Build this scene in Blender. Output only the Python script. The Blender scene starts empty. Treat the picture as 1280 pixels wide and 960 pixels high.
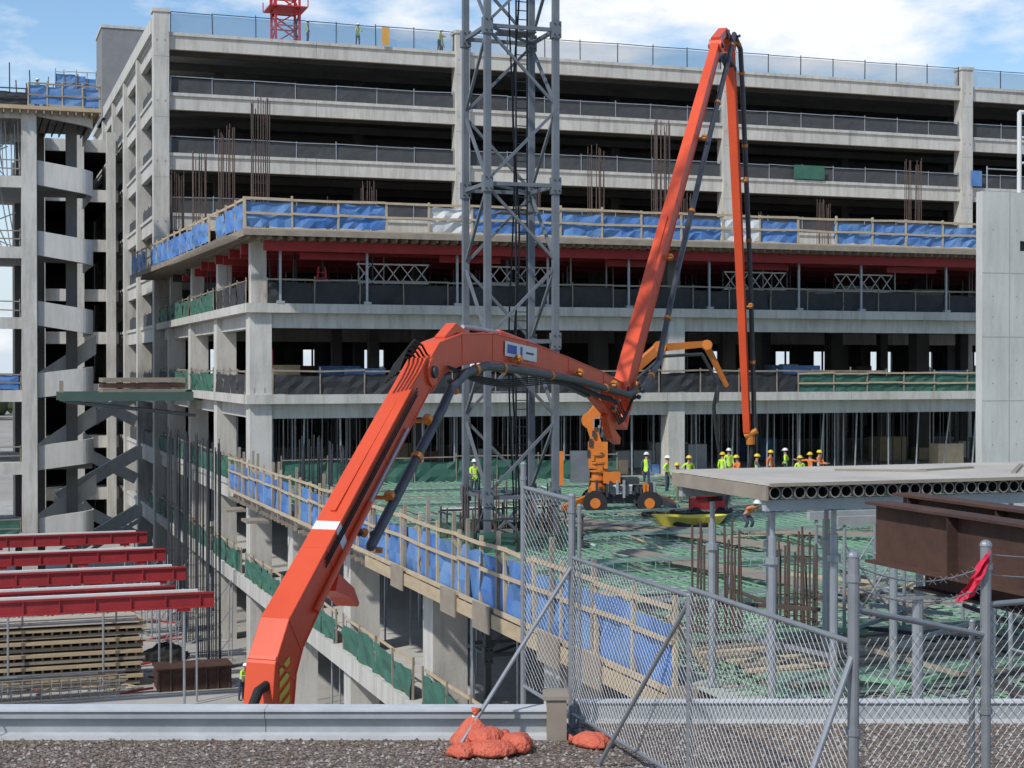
import bpy, math, random
from mathutils import Vector, Matrix
random.seed(11)
R=random.random
def U(a,b): return random.uniform(a,b)
TH=math.radians(19.1); CT=math.cos(TH); ST=math.sin(TH)
scene=bpy.context.scene
COL=scene.collection
# ------------------------------------------------------------------ materials
MATS={}
def mat(name,c,rough=.7,c2=None,scale=1.0,amt=.6,metal=0.0,bump=0.0,bscale=None,streak=0,stretch=None,alpha=None,spec=.4,detail=6):
    if name in MATS: return MATS[name]
    m=bpy.data.materials.new(name); m.use_nodes=True
    nt=m.node_tree; N=nt.nodes; L=nt.links
    b=N['Principled BSDF']; out=N['Material Output']
    b.inputs['Roughness'].default_value=rough; b.inputs['Metallic'].default_value=metal
    b.inputs['Specular IOR Level'].default_value=spec
    if c2 is None: c2=tuple(x*.62 for x in c)
    tc=N.new('ShaderNodeTexCoord'); mp=N.new('ShaderNodeMapping'); L.new(tc.outputs['Object'],mp.inputs[0])
    if stretch: mp.inputs['Scale'].default_value=stretch
    n=N.new('ShaderNodeTexNoise'); n.inputs['Scale'].default_value=scale; n.inputs['Detail'].default_value=detail
    n.inputs['Roughness'].default_value=.65
    L.new(mp.outputs[0],n.inputs['Vector'])
    r=N.new('ShaderNodeValToRGB'); r.color_ramp.elements[0].position=.5-.22; r.color_ramp.elements[1].position=.5+.22
    r.color_ramp.elements[0].color=(*c2,1); r.color_ramp.elements[1].color=(*c,1)
    L.new(n.outputs['Fac'],r.inputs[0])
    mx=N.new('ShaderNodeMix'); mx.data_type='RGBA'; mx.inputs[0].default_value=amt
    mx.inputs[6].default_value=(*c,1); L.new(r.outputs[0],mx.inputs[7]); last=mx.outputs[2]
    if streak:
        m2=N.new('ShaderNodeMapping'); m2.inputs['Scale'].default_value=(1.7,1.7,.22); L.new(tc.outputs['Object'],m2.inputs[0])
        n2=N.new('ShaderNodeTexNoise'); n2.inputs['Scale'].default_value=1.3; n2.inputs['Detail'].default_value=7; n2.inputs['Roughness'].default_value=.7; L.new(m2.outputs[0],n2.inputs['Vector'])
        r2=N.new('ShaderNodeValToRGB'); r2.color_ramp.elements[0].position=.30; r2.color_ramp.elements[1].position=.55
        r2.color_ramp.elements[0].color=(.5,.48,.45,1); r2.color_ramp.elements[1].color=(1,1,1,1)
        L.new(n2.outputs['Fac'],r2.inputs[0])
        m3=N.new('ShaderNodeMix'); m3.data_type='RGBA'; m3.blend_type='MULTIPLY'; m3.inputs[0].default_value=streak
        L.new(last,m3.inputs[6]); L.new(r2.outputs[0],m3.inputs[7]); last=m3.outputs[2]
    L.new(last,b.inputs['Base Color'])
    if bump>0:
        nb=N.new('ShaderNodeTexNoise'); nb.inputs['Scale'].default_value=bscale or scale*6; nb.inputs['Detail'].default_value=4
        L.new(mp.outputs[0],nb.inputs['Vector'])
        bp=N.new('ShaderNodeBump'); bp.inputs['Strength'].default_value=bump; bp.inputs['Distance'].default_value=.03
        L.new(nb.outputs['Fac'],bp.inputs['Height']); L.new(bp.outputs[0],b.inputs['Normal'])
    if alpha is not None:
        b.inputs['Alpha'].default_value=alpha
    MATS[name]=m; return m
CONC=mat('precast_concrete',(.60,.58,.53),.85,(.44,.42,.38),.35,.8,bump=.3,bscale=9,streak=.6)
CONCL=mat('light_concrete',(.56,.55,.515),.85,(.44,.43,.40),.25,.8,bump=.25,bscale=6,streak=.35)
CONCD=mat('shade_dark_concrete',(.19,.185,.175),.9,(.10,.098,.095),.3,.8)  # darker copy of the concrete, interior shade put into its colour
SLABTOP=mat('slab_top',(.46,.445,.41),.9,(.28,.265,.235),.25,.9,bump=.3,bscale=5)
GROUND=mat('site_ground_mat',(.40,.37,.32),.95,(.24,.215,.18),.12,.9,bump=.5,bscale=3,detail=10)
PLY=mat('plywood',(.50,.40,.26),.75,(.33,.25,.15),1.2,.8,stretch=(1,1,4),bump=.1)
WOOD=mat('lumber',(.54,.43,.29),.75,(.34,.265,.17),2.0,.8,bump=.1)
WOODG=mat('weathered_lumber',(.33,.28,.22),.8,(.18,.15,.12),1.5,.8)
BLUE=mat('blue_tarp',(.035,.135,.40),.5,(.18,.31,.52),.55,.75,bump=.8,bscale=3,detail=4)
BLUEN=mat('blue_net',(.05,.17,.42),.6,(.22,.34,.52),.9,.7,bump=.5,bscale=4)
GREENN=mat('green_net',(.05,.15,.105),.7,(.03,.085,.065),.9,.8,bump=.5,bscale=2)
BLACKN=mat('black_net',(.045,.047,.05),.75,(.02,.021,.022),.9,.8,bump=.4,bscale=2)
RAILN=mat('rail_mesh',(.075,.078,.08),.7,(.04,.042,.045),.9,.8)
ROOFN=mat('roof_net',(.13,.17,.22),.6,(.1,.13,.17),.6,.8,alpha=.42)
STEEL=mat('galvanised_steel',(.42,.44,.46),.45,(.28,.3,.32),3,.7,metal=.5)
DSTEEL=mat('dark_steel',(.06,.065,.075),.55,(.03,.032,.036),2,.7,metal=.3)
MAST=mat('mast_grey_paint',(.175,.195,.215),.5,(.10,.11,.12),1.1,.8,metal=.2,bump=.1)
ORG=mat('boom_orange_paint',(.74,.095,.03),.4,(.54,.06,.022),.45,.7,spec=.45,detail=10,bump=.05,bscale=5)
ORG2=mat('machine_orange_paint',(.72,.22,.03),.4,(.45,.12,.02),1.0,.8,spec=.5)
CLAMP=mat('clamp_orange',(.60,.21,.03),.5,(.3,.1,.02),6,.8)
PIPE=mat('delivery_pipe',(.085,.09,.10),.45,(.045,.047,.052),2,.8,metal=.4)
RUB=mat('rubber',(.02,.02,.02),.8)
RED=mat('red_formwork_beam',(.38,.03,.035),.5,(.20,.02,.022),.8,.8,spec=.4)
REDC=mat('red_crane_paint',(.55,.04,.04),.5)
RUST=mat('rusted_steel',(.105,.048,.03),.8,(.035,.019,.016),1.4,.95,bump=.3,bscale=8)
REB=mat('rebar_steel',(.11,.075,.06),.8,(.06,.04,.035),2,.8)
REBG=mat('epoxy_rebar_green',(.25,.44,.29),.6,(.13,.28,.18),.6,.8)
WHITE=mat('white_panel',(.72,.72,.70),.6,(.55,.55,.53),1,.7)
GALV=mat('fence_galvanised',(.32,.33,.34),.5,(.20,.21,.22),6,.7,metal=.5)
YEL=mat('yellow_paint',(.70,.56,.08),.5,(.45,.34,.05),2,.7)
TIRE=mat('tyre',(.025,.025,.027),.85)
GLASS=mat('dark_glass',(.03,.04,.05),.1,(.02,.025,.03),1,.3,spec=.8)
SAND=mat('sandbag_fabric',(.74,.18,.11),.9,(.50,.11,.07),9,.8,bump=.9,bscale=45,spec=.2)
PINK=mat('red_flag',(.65,.02,.06),.7)
PARA=mat('painted_metal_cap',(.40,.415,.42),.5,(.26,.275,.28),1.5,.9,bump=.1)
WCAP=mat('white_metal_edge',(.62,.63,.63),.5,(.42,.42,.42),3,.8)
TUBE=mat('tube_end',(.30,.28,.24),.6,(.14,.13,.12),3,.8)
DECALB=mat('blue_decal',(.05,.1,.4),.5)
JT=mat('form_joint',(.36,.35,.33),.9)
# ------------------------------------------------------------------ mesh builder
class MB:
    def __init__(s): s.v=[]; s.f=[]; s.m=[]; s.mats=[]
    def mi(s,m):
        if m not in s.mats: s.mats.append(m)
        return s.mats.index(m)
    def add(s,vs,fs,m):
        o=len(s.v); s.v.extend([tuple(v) for v in vs]); i=s.mi(m)
        for f in fs: s.f.append([o+k for k in f]); s.m.append(i)
    def hexa(s,p,m):
        s.add(p,[(0,3,2,1),(4,5,6,7),(0,1,5,4),(1,2,6,5),(2,3,7,6),(3,0,4,7)],m)
    def box(s,x0,x1,y0,y1,z0,z1,m):
        s.hexa([(x0,y0,z0),(x1,y0,z0),(x1,y1,z0),(x0,y1,z0),(x0,y0,z1),(x1,y0,z1),(x1,y1,z1),(x0,y1,z1)],m)
    def beam(s,p,q,w,h,m,w2=None,h2=None):
        p=Vector(p);q=Vector(q);d=(q-p)
        if d.length<1e-6: return
        d.normalize(); up=Vector((0,0,1))
        if abs(d.z)>.95: up=Vector((0,1,0))
        a=d.cross(up).normalized(); b=a.cross(d).normalized()
        w2=w2 or w; h2=h2 or h
        P=[p-a*w/2-b*h/2,p+a*w/2-b*h/2,p+a*w/2+b*h/2,p-a*w/2+b*h/2]
        Q=[q-a*w2/2-b*h2/2,q+a*w2/2-b*h2/2,q+a*w2/2+b*h2/2,q-a*w2/2+b*h2/2]
        s.hexa(P+Q,m)
    def cyl(s,p,q,r,m,n=8,r2=None,cap=True):
        p=Vector(p);q=Vector(q);d=(q-p)
        if d.length<1e-6: return
        d.normalize(); up=Vector((0,0,1)) if abs(d.z)<.95 else Vector((0,1,0))
        a=d.cross(up).normalized(); b=a.cross(d).normalized(); r2=r if r2 is None else r2
        vs=[];
        for c,rr in ((p,r),(q,r2)):
            for i in range(n):
                t=2*math.pi*i/n; vs.append(c+a*math.cos(t)*rr+b*math.sin(t)*rr)
        fs=[(i,(i+1)%n,n+(i+1)%n,n+i) for i in range(n)]
        if cap: fs+= [tuple(range(n-1,-1,-1)),tuple(range(n,2*n))]
        s.add(vs,fs,m)
    def tube(s,p,q,r,ri,m,mi,n=14):
        p=Vector(p);q=Vector(q);d=(q-p).normalized(); up=Vector((0,0,1))
        a=d.cross(up).normalized(); b=a.cross(d).normalized(); vs=[]
        for c,rr in ((p,r),(q,r),(p,ri),(q,ri)):
            for i in range(n):
                t=2*math.pi*i/n; vs.append(c+a*math.cos(t)*rr+b*math.sin(t)*rr)
        j=lambda i:(i+1)%n
        s.add(vs,[(i,j(i),n+j(i),n+i) for i in range(n)]+[(i,2*n+i,2*n+j(i),j(i)) for i in range(n)]+[(n+i,n+j(i),3*n+j(i),3*n+i) for i in range(n)],m)
        s.add(vs,[(2*n+i,3*n+i,3*n+j(i),2*n+j(i)) for i in range(n)],mi)
    def path(s,pts,r,m,n=8):
        for a,b in zip(pts[:-1],pts[1:]): s.cyl(a,b,r,m,n)
    def ball(s,c,rx,ry,rz,m,nu=12,nv=8,z0=-1,jit=0):
        vs=[];fs=[]
        for j in range(nv+1):
            ph=math.asin(z0)+(math.pi/2-math.asin(z0))*j/nv
            for i in range(nu):
                t=2*math.pi*i/nu; k=1+U(-jit,jit)
                vs.append((c[0]+rx*math.cos(ph)*math.cos(t)*k,c[1]+ry*math.cos(ph)*math.sin(t)*k,c[2]+rz*math.sin(ph)*k))
        for j in range(nv):
            for i in range(nu):
                fs.append((j*nu+i,j*nu+(i+1)%nu,(j+1)*nu+(i+1)%nu,(j+1)*nu+i))
        s.add(vs,fs,m)
    def sheet(s,p,q,z0,z1,m,amp=.06,step=.5,nz=3,sag=.05,push=0):
        p=Vector(p);q=Vector(q);d=q-p;L=d.length; d.normalize(); nn=Vector((-d.y,d.x,0))
        n=max(2,int(L/step)); vs=[];fs=[]
        for i in range(n+1):
            for j in range(nz+1):
                k=j/nz
                o=U(-amp,amp); zz=z0+(z1-z0)*k+(U(-sag,sag) if j in(0,nz) else 0)
                P=p+d*(L*i/n)+nn*(o+push); vs.append((P.x,P.y,P.z+zz))
        for i in range(n):
            for j in range(nz):
                a=i*(nz+1)+j; fs.append((a,a+nz+1,a+nz+2,a+1))
        s.add(vs,fs,m)
    def build(s,name,parent=None,rot=False,smooth=False,loc=None):
        me=bpy.data.meshes.new(name); me.from_pydata(s.v,[],s.f)
        for m in s.mats: me.materials.append(m)
        me.polygons.foreach_set('material_index',s.m)
        if smooth: me.polygons.foreach_set('use_smooth',[True]*len(s.f))
        me.update(); o=bpy.data.objects.new(name,me); COL.objects.link(o)
        if parent: o.parent=parent
        elif rot: o.rotation_euler=(0,0,TH)
        if loc: o.location=loc
        return o
def root(name,rot=True,loc=(0,0,0)):
    e=bpy.data.objects.new(name,None); COL.objects.link(e); e.location=loc
    if rot: e.rotation_euler=(0,0,TH)
    e.empty_display_size=.1
    return e
def B(u,v,z=0): return Vector((u*CT-v*ST,u*ST+v*CT,z))
def guard(mb,path,z,h,postm,railm,fab,step=2.4,pw=.07,rw=.1,fz0=0,fz1=None,amp=.05,kick=None,fabs=None,rails=(1.0,.5),side=0):
    fz1=fz1 or h
    for a,b in zip(path[:-1],path[1:]):
        a=Vector((*a,0));b=Vector((*b,0));L=(b-a).length;d=(b-a).normalized();nn=Vector((-d.y,d.x,0))
        n=max(1,round(L/step))
        for i in range(n+1):
            p=a+d*L*i/n+d*U(-.12,.12)*(0<i<n); t=U(-.04,.04)
            mb.beam(p+Vector((0,0,z-.1)),p+Vector((t,t,z+h+U(0,.16))),pw,pw,postm)
        for k in rails:
            for i in range(n):
                p=a+d*L*i/n;q=a+d*L*(i+1)/n
                o=nn*(.06 if k<1 else .065)*(-1)
                mb.beam(p+o+Vector((0,0,z+h*k-.06+U(-.04,.04))),q+o+Vector((0,0,z+h*k-.06+U(-.04,.04))),.04,rw,railm)
        if kick: mb.beam(a-nn*.1+Vector((0,0,z+kick/2-.05)),b-nn*.1+Vector((0,0,z+kick/2-.05)),.03,kick,railm)
        if fab:
            for i in range(n):
                f=fab
                if fabs and R()<.3: f=random.choice(fabs)
                if R()<.06 and fabs: continue
                mb.sheet(a+d*L*i/n,a+d*L*(i+1)/n,z+fz0,z+fz1-(U(0,.2) if amp>.03 else 0),f,amp,.4,3,.05 if amp>.03 else .01,push=.03)
# ------------------------------------------------------------------ people
VESTY=mat('hivis_yellow_green',(.55,.85,.06),.7,(.4,.65,.05),6,.5)
VESTO=mat('hivis_orange',(.9,.22,.04),.7)
SILV=mat('reflective_tape',(.6,.6,.58),.4)
JEAN=mat('work_trousers',(.05,.065,.10),.85,(.03,.035,.06),5,.7)
TAN=mat('tan_trousers',(.26,.2,.13),.85)
SKIN=mat('skin',(.45,.25,.17),.6,(.4,.2,.14),5,.4)
HAIR=mat('hair',(.03,.02,.015),.8)
BOOT=mat('boots',(.09,.055,.03),.8)
HATW=mat('white_hard_hat',(.8,.8,.78),.35)
HATY=mat('yellow_hard_hat',(.8,.6,.05),.35)
SHIRT=mat('dark_shirt',(.1,.11,.13),.85)
def person(loc,face,lean=0,arms='down',crouch=0,vest=VESTY,pants=JEAN,hat=HATW,sleeve=None,stride=.0,sc=1.04):
    sleeve=sleeve or vest
    J=[];E=[];Rr=[];Lb=[]
    def j(p,r,par=None,lab='torso'):
        J.append(Vector(p));Rr.append(r)
        if par is not None: E.append((par,len(J)-1)); Lb.append(lab)
        return len(J)-1
    c=crouch
    pz=.95-.42*c
    la=math.radians(lean)
    def T(x,y,z):
        dz=z-.95; return (x,y-math.sin(la)*dz+.12*c,pz+dz*math.cos(la)-y*math.sin(la)*.6)
    pel=j(T(0,0,.95),.135)
    sp=j(T(0,0,1.14),.125,pel); ch=j(T(0,.01,1.34),.14,sp); nk=j(T(0,.0,1.50),.06,ch,'skin')
    hb=j(T(0,-.02,1.585),.078,nk,'skin'); ht=j(T(0,-.02,1.70),.082,hb,'skin')
    for sx in(-1,1):
        hp=j((sx*.095,.12*c,pz-.06),.095,pel,'pants')
        st=stride*sx
        kn=j((sx*.12,-.02-.38*c-.5*st*.6,.50-.04*c),.068,hp,'pants')
        an=j((sx*.13,.03+.05*c-st*.5,.10),.045,kn,'pants')
        hl=j((sx*.13,.03+.05*c-st*.5,.05),.045,an,'boot')
        to=j((sx*.145,-.17+.05*c-st*.5,.04),.038,hl,'boot')
        sh=j(T(sx*.185,.0,1.415),.062,ch,'sleeve')
        a=arms if isinstance(arms,str) else arms[0 if sx<0 else 1]
        if a=='down': el=T(sx*.25,.03,1.13); wr=T(sx*.26,-.07,.88); hd=(0,-.05,-.08)
        elif a=='fwd': el=T(sx*.23,-.14,1.17); wr=T(sx*.14,-.38,1.15); hd=(-sx*.02,-.085,.0)
        elif a=='up': el=T(sx*.36,-.1,1.5); wr=T(sx*.32,-.16,1.75); hd=(0,-.02,.09)
        elif a=='point': el=T(sx*.42,-.12,1.38); wr=T(sx*.64,-.25,1.42); hd=(sx*.075,-.04,.01)
        else: el=T(sx*.34,.08,1.2); wr=T(sx*.17,-.1,1.04); hd=(-sx*.07,-.03,-.03)
        e_=j(el,.047,sh,'sleeve'); w_=j(wr,.029,e_,'skin' if sleeve is vest and R()<.6 else 'sleeve')
        hv=Vector(hd); pm=j(Vector(wr)+hv*.75,.033,w_,'skin')
        d=hv.normalized(); lat=d.cross(Vector((.3,1,.2))).normalized(); nrm=lat.cross(d)
        for fi,(off,ln) in enumerate(((-.027,.075),(-.009,.085),(.009,.08),(.027,.06))):
            b0=Vector(wr)+hv+lat*off
            f1=j(b0,.0095,pm,'skin'); f2=j(b0+d*ln*.5+nrm*.008,.009,f1,'skin'); j(b0+d*ln*.9+nrm*.03,.008,f2,'skin')
        t0=Vector(wr)+hv*.45-lat*.038; t1=j(t0,.011,pm,'skin'); j(t0+d*.045-lat*.02,.009,t1,'skin')
    me=bpy.data.meshes.new('body'); me.from_pydata(J,E,[]); o=bpy.data.objects.new('tmp',me); COL.objects.link(o)
    o.modifiers.new('s','SKIN'); sd=o.modifiers.new('ss','SUBSURF'); sd.levels=1; sd.render_levels=1
    for i,sv in enumerate(me.skin_vertices[0].data): sv.radius=(Rr[i],Rr[i]*(.72 if i in(0,1,2) else 1)); sv.use_root=(i==0)
    dg=bpy.context.evaluated_depsgraph_get(); ev=o.evaluated_get(dg); nm=bpy.data.meshes.new_from_object(ev)
    bpy.data.objects.remove(o)
    ms=[vest,sleeve,pants,SKIN,BOOT,SILV,vest]; idx={'torso':0,'sleeve':1,'pants':2,'skin':3,'boot':4}
    nm.materials.clear()
    for m in ms[:6]: nm.materials.append(m)
    for p in nm.polygons:
        cc=p.center; best=9;bi=0
        for k,(a,b) in enumerate(E):
            A=J[a];Bv=J[b];ab=Bv-A;t=max(0,min(1,(cc-A).dot(ab)/max(ab.length_squared,1e-9)));dd=(A+ab*t-cc).length-(Rr[a]*(1-t)+Rr[b]*t)*.9
            if dd<best: best=dd;bi=k
        k=idx[Lb[bi]]
        if k==0:
            zz=(cc-J[0]).length
            if .17<zz<.23 : k=5
            elif abs(abs(cc.x)-.1)<.022 and zz>.2: k=5
        p.material_index=k; p.use_smooth=True
    w=bpy.data.objects.new('construction_worker',nm); COL.objects.link(w); w.location=loc; w.rotation_euler=(0,0,face); w.scale=(sc,sc,sc)
    h=MB(); H=J[ht]; 
    h.ball((H.x,H.y,H.z-.0),.125,.15,.125,hat,14,6,z0=-.05)
    h.cyl((H.x,H.y-.02,H.z-.012),(H.x,H.y-.02,H.z+.006),.165,hat,16)
    h.build('hard_hat',w,smooth=True)
    f=MB(); C=(J[hb]+J[ht])/2
    f.ball((C.x,C.y-.088,C.z-.01),.014,.022,.024,SKIN,8,6)
    for sx in(-1,1):
        f.ball((C.x+sx*.032,C.y-.076,C.z+.02),.013,.008,.009,WHITE,8,5); f.ball((C.x+sx*.032,C.y-.083,C.z+.02),.006,.004,.006,HAIR,6,4)
        f.ball((C.x+sx*.088,C.y+.005,C.z),.012,.02,.032,SKIN,8,5)
    f.box(C.x-.025,C.x+.025,C.y-.083,C.y-.07,C.z-.05,C.z-.042,mat('lips',(.3,.1,.08)))
    f.ball((C.x,C.y+.03,C.z+.02),.09,.085,.07,HAIR,10,6)
    f.build('face',w,smooth=True)
    return w
DZ=9.87
def cam(x,d): return (x-640)/1980*d
for (x,d,fc,kw) in [
 (593,74,.3,dict(arms='fwd',stride=.25)),(808,80,2.6,dict(arms='down',sleeve=SHIRT)),(834,77,1.2,dict(arms=('hip','down'))),
 (850,72,-.6,dict(arms='fwd',lean=18,pants=TAN,hat=HATY)),(861,77,.4,dict(arms='hip',pants=TAN,hat=HATY)),(903,80,2.2,dict(arms='down',hat=HATY,pants=JEAN)),
 (911,84,.2,dict(arms='down')),(924,77.6,-1.2,dict(arms='fwd',vest=VESTO,hat=HATY,lean=10)),(946,78.4,1.5,dict(arms='fwd',hat=HATY,sleeve=SHIRT)),
 (963,82,.8,dict(arms='down',hat=HATY,vest=VESTO)),(982,84,-2,dict(arms='hip',hat=HATW)),(1000,77,.1,dict(arms='down',hat=HATY)),(1013,80,-.8,dict(arms='point',vest=VESTO,hat=HATY)),
 (1024,82,.9,dict(arms='fwd',vest=VESTO,hat=HATY)),(901,68,.5,dict(arms='fwd',lean=35,crouch=.3,vest=VESTO)),(934,58,.5,dict(arms='fwd',lean=55,crouch=.5,vest=VESTO,hat=HATW))]:
    person((cam(x,d),d,DZ),fc,**kw)
for (u,v,z,fc,kw) in [(29.6,122.8,41.42,.5,dict(arms='fwd')),(25.6,122.9,41.42,2,dict(sleeve=SHIRT)),(36.3,122.8,41.42,1,dict(arms='fwd',lean=15)),(37.0,124.5,41.42,1,dict()),(4.6,107.9,33.02,1,dict(arms='hip'))]:
    person(B(u,v,z),fc,**kw)
person((cam(301,76),76,.02),1.0,lean=20,arms='fwd')
# ------------------------------------------------------------------ ground, trees
g=MB(); g.add([(-3000,-3000,0),(3000,-3000,0),(3000,5000,0),(-3000,5000,0)],[(0,1,2,3)],GROUND); g.build('ground')
g=MB(); g.box(-30,85,60,200,.004,.03,SLABTOP); g.build('concrete_pavement',rot=True)
FOL=mat('tree_foliage',(.10,.13,.06),.9,(.05,.075,.035),.05,.9)
t=MB()
for i in range(300):
    x=U(-330,420); y=U(480,560); r=U(5,9); t.ball((x,y,U(3,9)),r,r,r*.9,FOL,7,5,jit=.25)
t.build('distant_trees')
# ------------------------------------------------------------------ main building (front, lower part)
VB=122; UC=[14.0,37.8,61.6,85.4]; VC=[82.0+11.3*k for k in range(4)]
bd=root('concrete_building_under_construction')
s=MB()
for z,v0 in ((5.05,27),(9.8,16),(14.55,82),(19.3,82)):
    u0=14.0 if z>6 else 14.15
    s.box(u0,88,v0,121.7,z-.32,z,CONC if z>10 else CONCL)
s.box(13.9,88,81.6,121.7,22.75,23.1,PLY)
s.build('floor_slabs',bd)
e=MB()
for z in (14.55,19.3):
    u=13.8
    while u<88: e.box(u,u+11.88,81.72,82.25,z-.42,z+.06,CONC); u+=11.9
    e.box(14.3,88,82.27,82.9,z-1.2,z-.43,CONC)
    e.box(13.75,14.32,82.3,121.6,z-.42,z+.05,CONC)
    e.box(14.34,14.9,82.95,121.6,z-1.2,z-.43,CONC)
e.box(13.72,14.25,27,121.6,4.4,5.1,CONC)
e.box(14.1,14.6,60,121.6,8.7,9.46,CONC)
e.build('edge_beams',bd)
c=MB()
VA=[82.0-11.3*k for k in range(1,5)]
for z0,z1 in ((0,4.7),(5.05,9.45),(9.82,14.2),(14.57,18.95)):
    for iu,u in enumerate(UC):
        for iv,v in enumerate(VC+(VA if z1<10 else [])):
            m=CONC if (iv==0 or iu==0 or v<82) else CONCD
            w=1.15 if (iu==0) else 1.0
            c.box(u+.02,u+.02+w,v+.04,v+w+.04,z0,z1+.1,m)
            if m is CONC:
                for k in (.2,.75): c.box(u+.02+k,u+.1+k,v+.03,v+.04,z0+.15,z0+.4,JT)
for u in (26,49,73):
    for v in VC[1:]: 
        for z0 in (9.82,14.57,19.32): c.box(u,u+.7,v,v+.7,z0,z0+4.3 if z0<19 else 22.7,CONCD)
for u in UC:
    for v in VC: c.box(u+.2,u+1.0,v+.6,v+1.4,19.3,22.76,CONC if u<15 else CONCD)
c.build('columns',bd)
p=MB()
for i in range(420):
    u=U(15,85); v=U(83.3,104); p.cyl((u,v,9.82),(u,v,14.2),.035,STEEL if R()<.6 else DSTEEL,5)
for i in range(260):
    u=U(14.5,85); v=U(82.5,112); p.cyl((u,v,19.32),(u,v,22.3),.045,STEEL if R()<.4 else DSTEEL,5)
for i in range(300):
    u=U(14.6,40); v=U(28,80); p.cyl((u,v,5.06),(u,v,9.4),.04,STEEL,5)
for i in range(200):
    u=U(14.6,40); v=U(28,80); p.cyl((u,v,0.01),(u,v,4.7),.04,STEEL,5)
for i in range(34):
    u=15+i*2.1+U(-.3,.3); p.cyl((u,U(82.6,84),9.82),(u,83,14.1),.05,STEEL,6)
for i in range(14):
    u=15.5+i*5+U(-.6,.6); p.beam((u,81.9,19.3),(u,81.9,22.5),.12,.12,STEEL)
    p.beam((u,81.9,19.35),(u+.01,81.9,19.5),.4,.4,STEEL)
for i in range(90):
    u=U(16,84); z=random.choice([9.84,14.58,19.33]); v=U(83.5,95)
    p.box(u,u+U(.5,2.6),v,v+1,z,z+U(.4,1.7),random.choice([WOODG,PLY,STEEL,WOOD,BLUEN,RUST,WHITE]))
p.build('shoring_posts',bd)
r=MB()
for v in (81.2,84,88,93,99,106,113):
    r.beam((13.9 if v>82 else 14.6,v,22.3),(88,v,22.3),.3,.5,RED if v<100 else DSTEEL)
u=13.6
while u<88: r.box(u,u+.09,79.9,95,22.56,22.75,WOODG); u+=.55
v=81
while v<121: r.box(12.5,14.3,v,v+.09,22.56,22.75,WOODG); v+=.55
for k in range(8):
    u=16+k*9+U(-1,1); r.beam((u,82.5,21.9),(u+3.5,82.6,21.9),.15,.35,RED)
for k in range(9):
    u=20+k*7.3; v=83.2
    if k in(2,5): continue
    for z in (20.6,21.6): r.beam((u,v,z),(u+4,v,z),.08,.08,WHITE)
    for i in range(5): r.beam((u+i*.8,v,20.6),(u+(i+1)*.8,v,21.6),.05,.05,WHITE); r.beam((u+i*.8,v,21.6),(u+(i+1)*.8,v,20.6),.05,.05,WHITE)
for v in (86,92,98,104,110): r.beam((14.2,v,22.2),(20,v,22.2),.25,.5,RED)
for a in (-.35,.35):
    r.beam((18.1+a,83,19.3),(18.1+a*.5,83.3,21.4),.06,.06,REDC); r.beam((18.1+a,83.9,19.3),(18.1+a*.5,83.4,21.4),.06,.06,REDC)
for k in range(6): r.beam((17.8+.02*k,83+.05*k,19.6+.3*k),(18.4-.02*k,83+.05*k,19.6+.3*k),.05,.05,REDC)
r.build('formwork_beams',bd)
r=MB()
r.add([(12.1,79.4,22.85),(88,79.4,22.85),(88,82,22.85),(14.2,82,22.85),(14.2,121.6,22.85),(11.9,121.6,22.85),(13.3,79.4,22.85)],[(6,1,2,3),(6,3,4,5)],PLY)
r.box(13.3,88,79.38,79.46,22.68,22.98,WOODG)
r.beam((13.3,79.42,22.8),(11.9,121.6,22.8),.06,.34,WOODG)
guard(r,[(13.4,79.6),(88,79.6)],22.95,1.62,WOOD,WOOD,BLUE,2.4,.1,.12,.16,1.45,.09,kick=.16,fabs=[BLUEN,BLUE,BLUEN,WHITE],rails=(1,.55))
guard(r,[(13.35,79.7),(12.0,121.6)],22.95,1.62,WOOD,WOOD,BLUE,2.4,.1,.12,.1,1.4,.09,kick=.16,fabs=[BLUEN],rails=(1,.55))
r.build('top_deck_barricade',bd)
r=MB()
guard(r,[(14.9,81.95),(88,81.95)],19.36,1.3,WOODG,WOODG,BLACKN,2.4,.06,.09,0,1.2,.06,rails=(1,))
guard(r,[(15.2,81.95),(52,81.95)],14.61,1.3,WOODG,WOODG,BLACKN,2.4,.06,.09,0,1.2,.06,rails=(1,))
guard(r,[(46,81.8),(88,81.8)],14.61,1.15,WOODG,WOOD,GREENN,2.4,.07,.1,0,1.1,.06,rails=(1,.5))
for k in range(4):
    v0=83.3+11.3*k; v1=v0+10
    for z,f in ((19.35,GREENN if k else BLACKN),(14.6,GREENN if k in(1,2) else BLACKN),(9.85,GREENN)):
        guard(r,[(14.02,v0),(14.02,v1)],z,1.3,WOODG,WOODG,f,2.4,.06,.09,0,1.2,.08,rails=(1,))
k=27.5
while k<120:
    guard(r,[(13.9,k),(13.9,k+10)],5.12,1.25,WOODG,WOOD,GREENN,2.4,.07,.1,0,1.1,.08,rails=(1,.5)); k+=11.3
guard(r,[(15.4,80.5),(34,80.5)],9.85,1.5,WOODG,WOODG,GREENN,2.2,.05,.06,0,1.35,.08,rails=(1,))
r.build('edge_netting',bd)
def cage(mb,u,v,z0,z1,w=.8,n=4,m=REB,tie=.6,lean=0):
    for i in range(n):
        for jx in range(n):
            if 0<i<n-1 and 0<jx<n-1: continue
            x=u+w*i/(n-1); y=v+w*jx/(n-1); mb.cyl((x,y,z0),(x+U(-.08,.08),y+U(-.08,.08),z1+U(-.5,.3)),.028,m,4)
    z=z0+.3
    while z<z0+(z1-z0)*.45:
        for a,b in (((0,0),(w,0)),((w,0),(w,w)),((w,w),(0,w)),((0,w),(0,0))): mb.beam((u+a[0],v+a[1],z),(u+b[0],v+b[1],z),.02,.02,m)
        z+=tie
r=MB()
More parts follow.
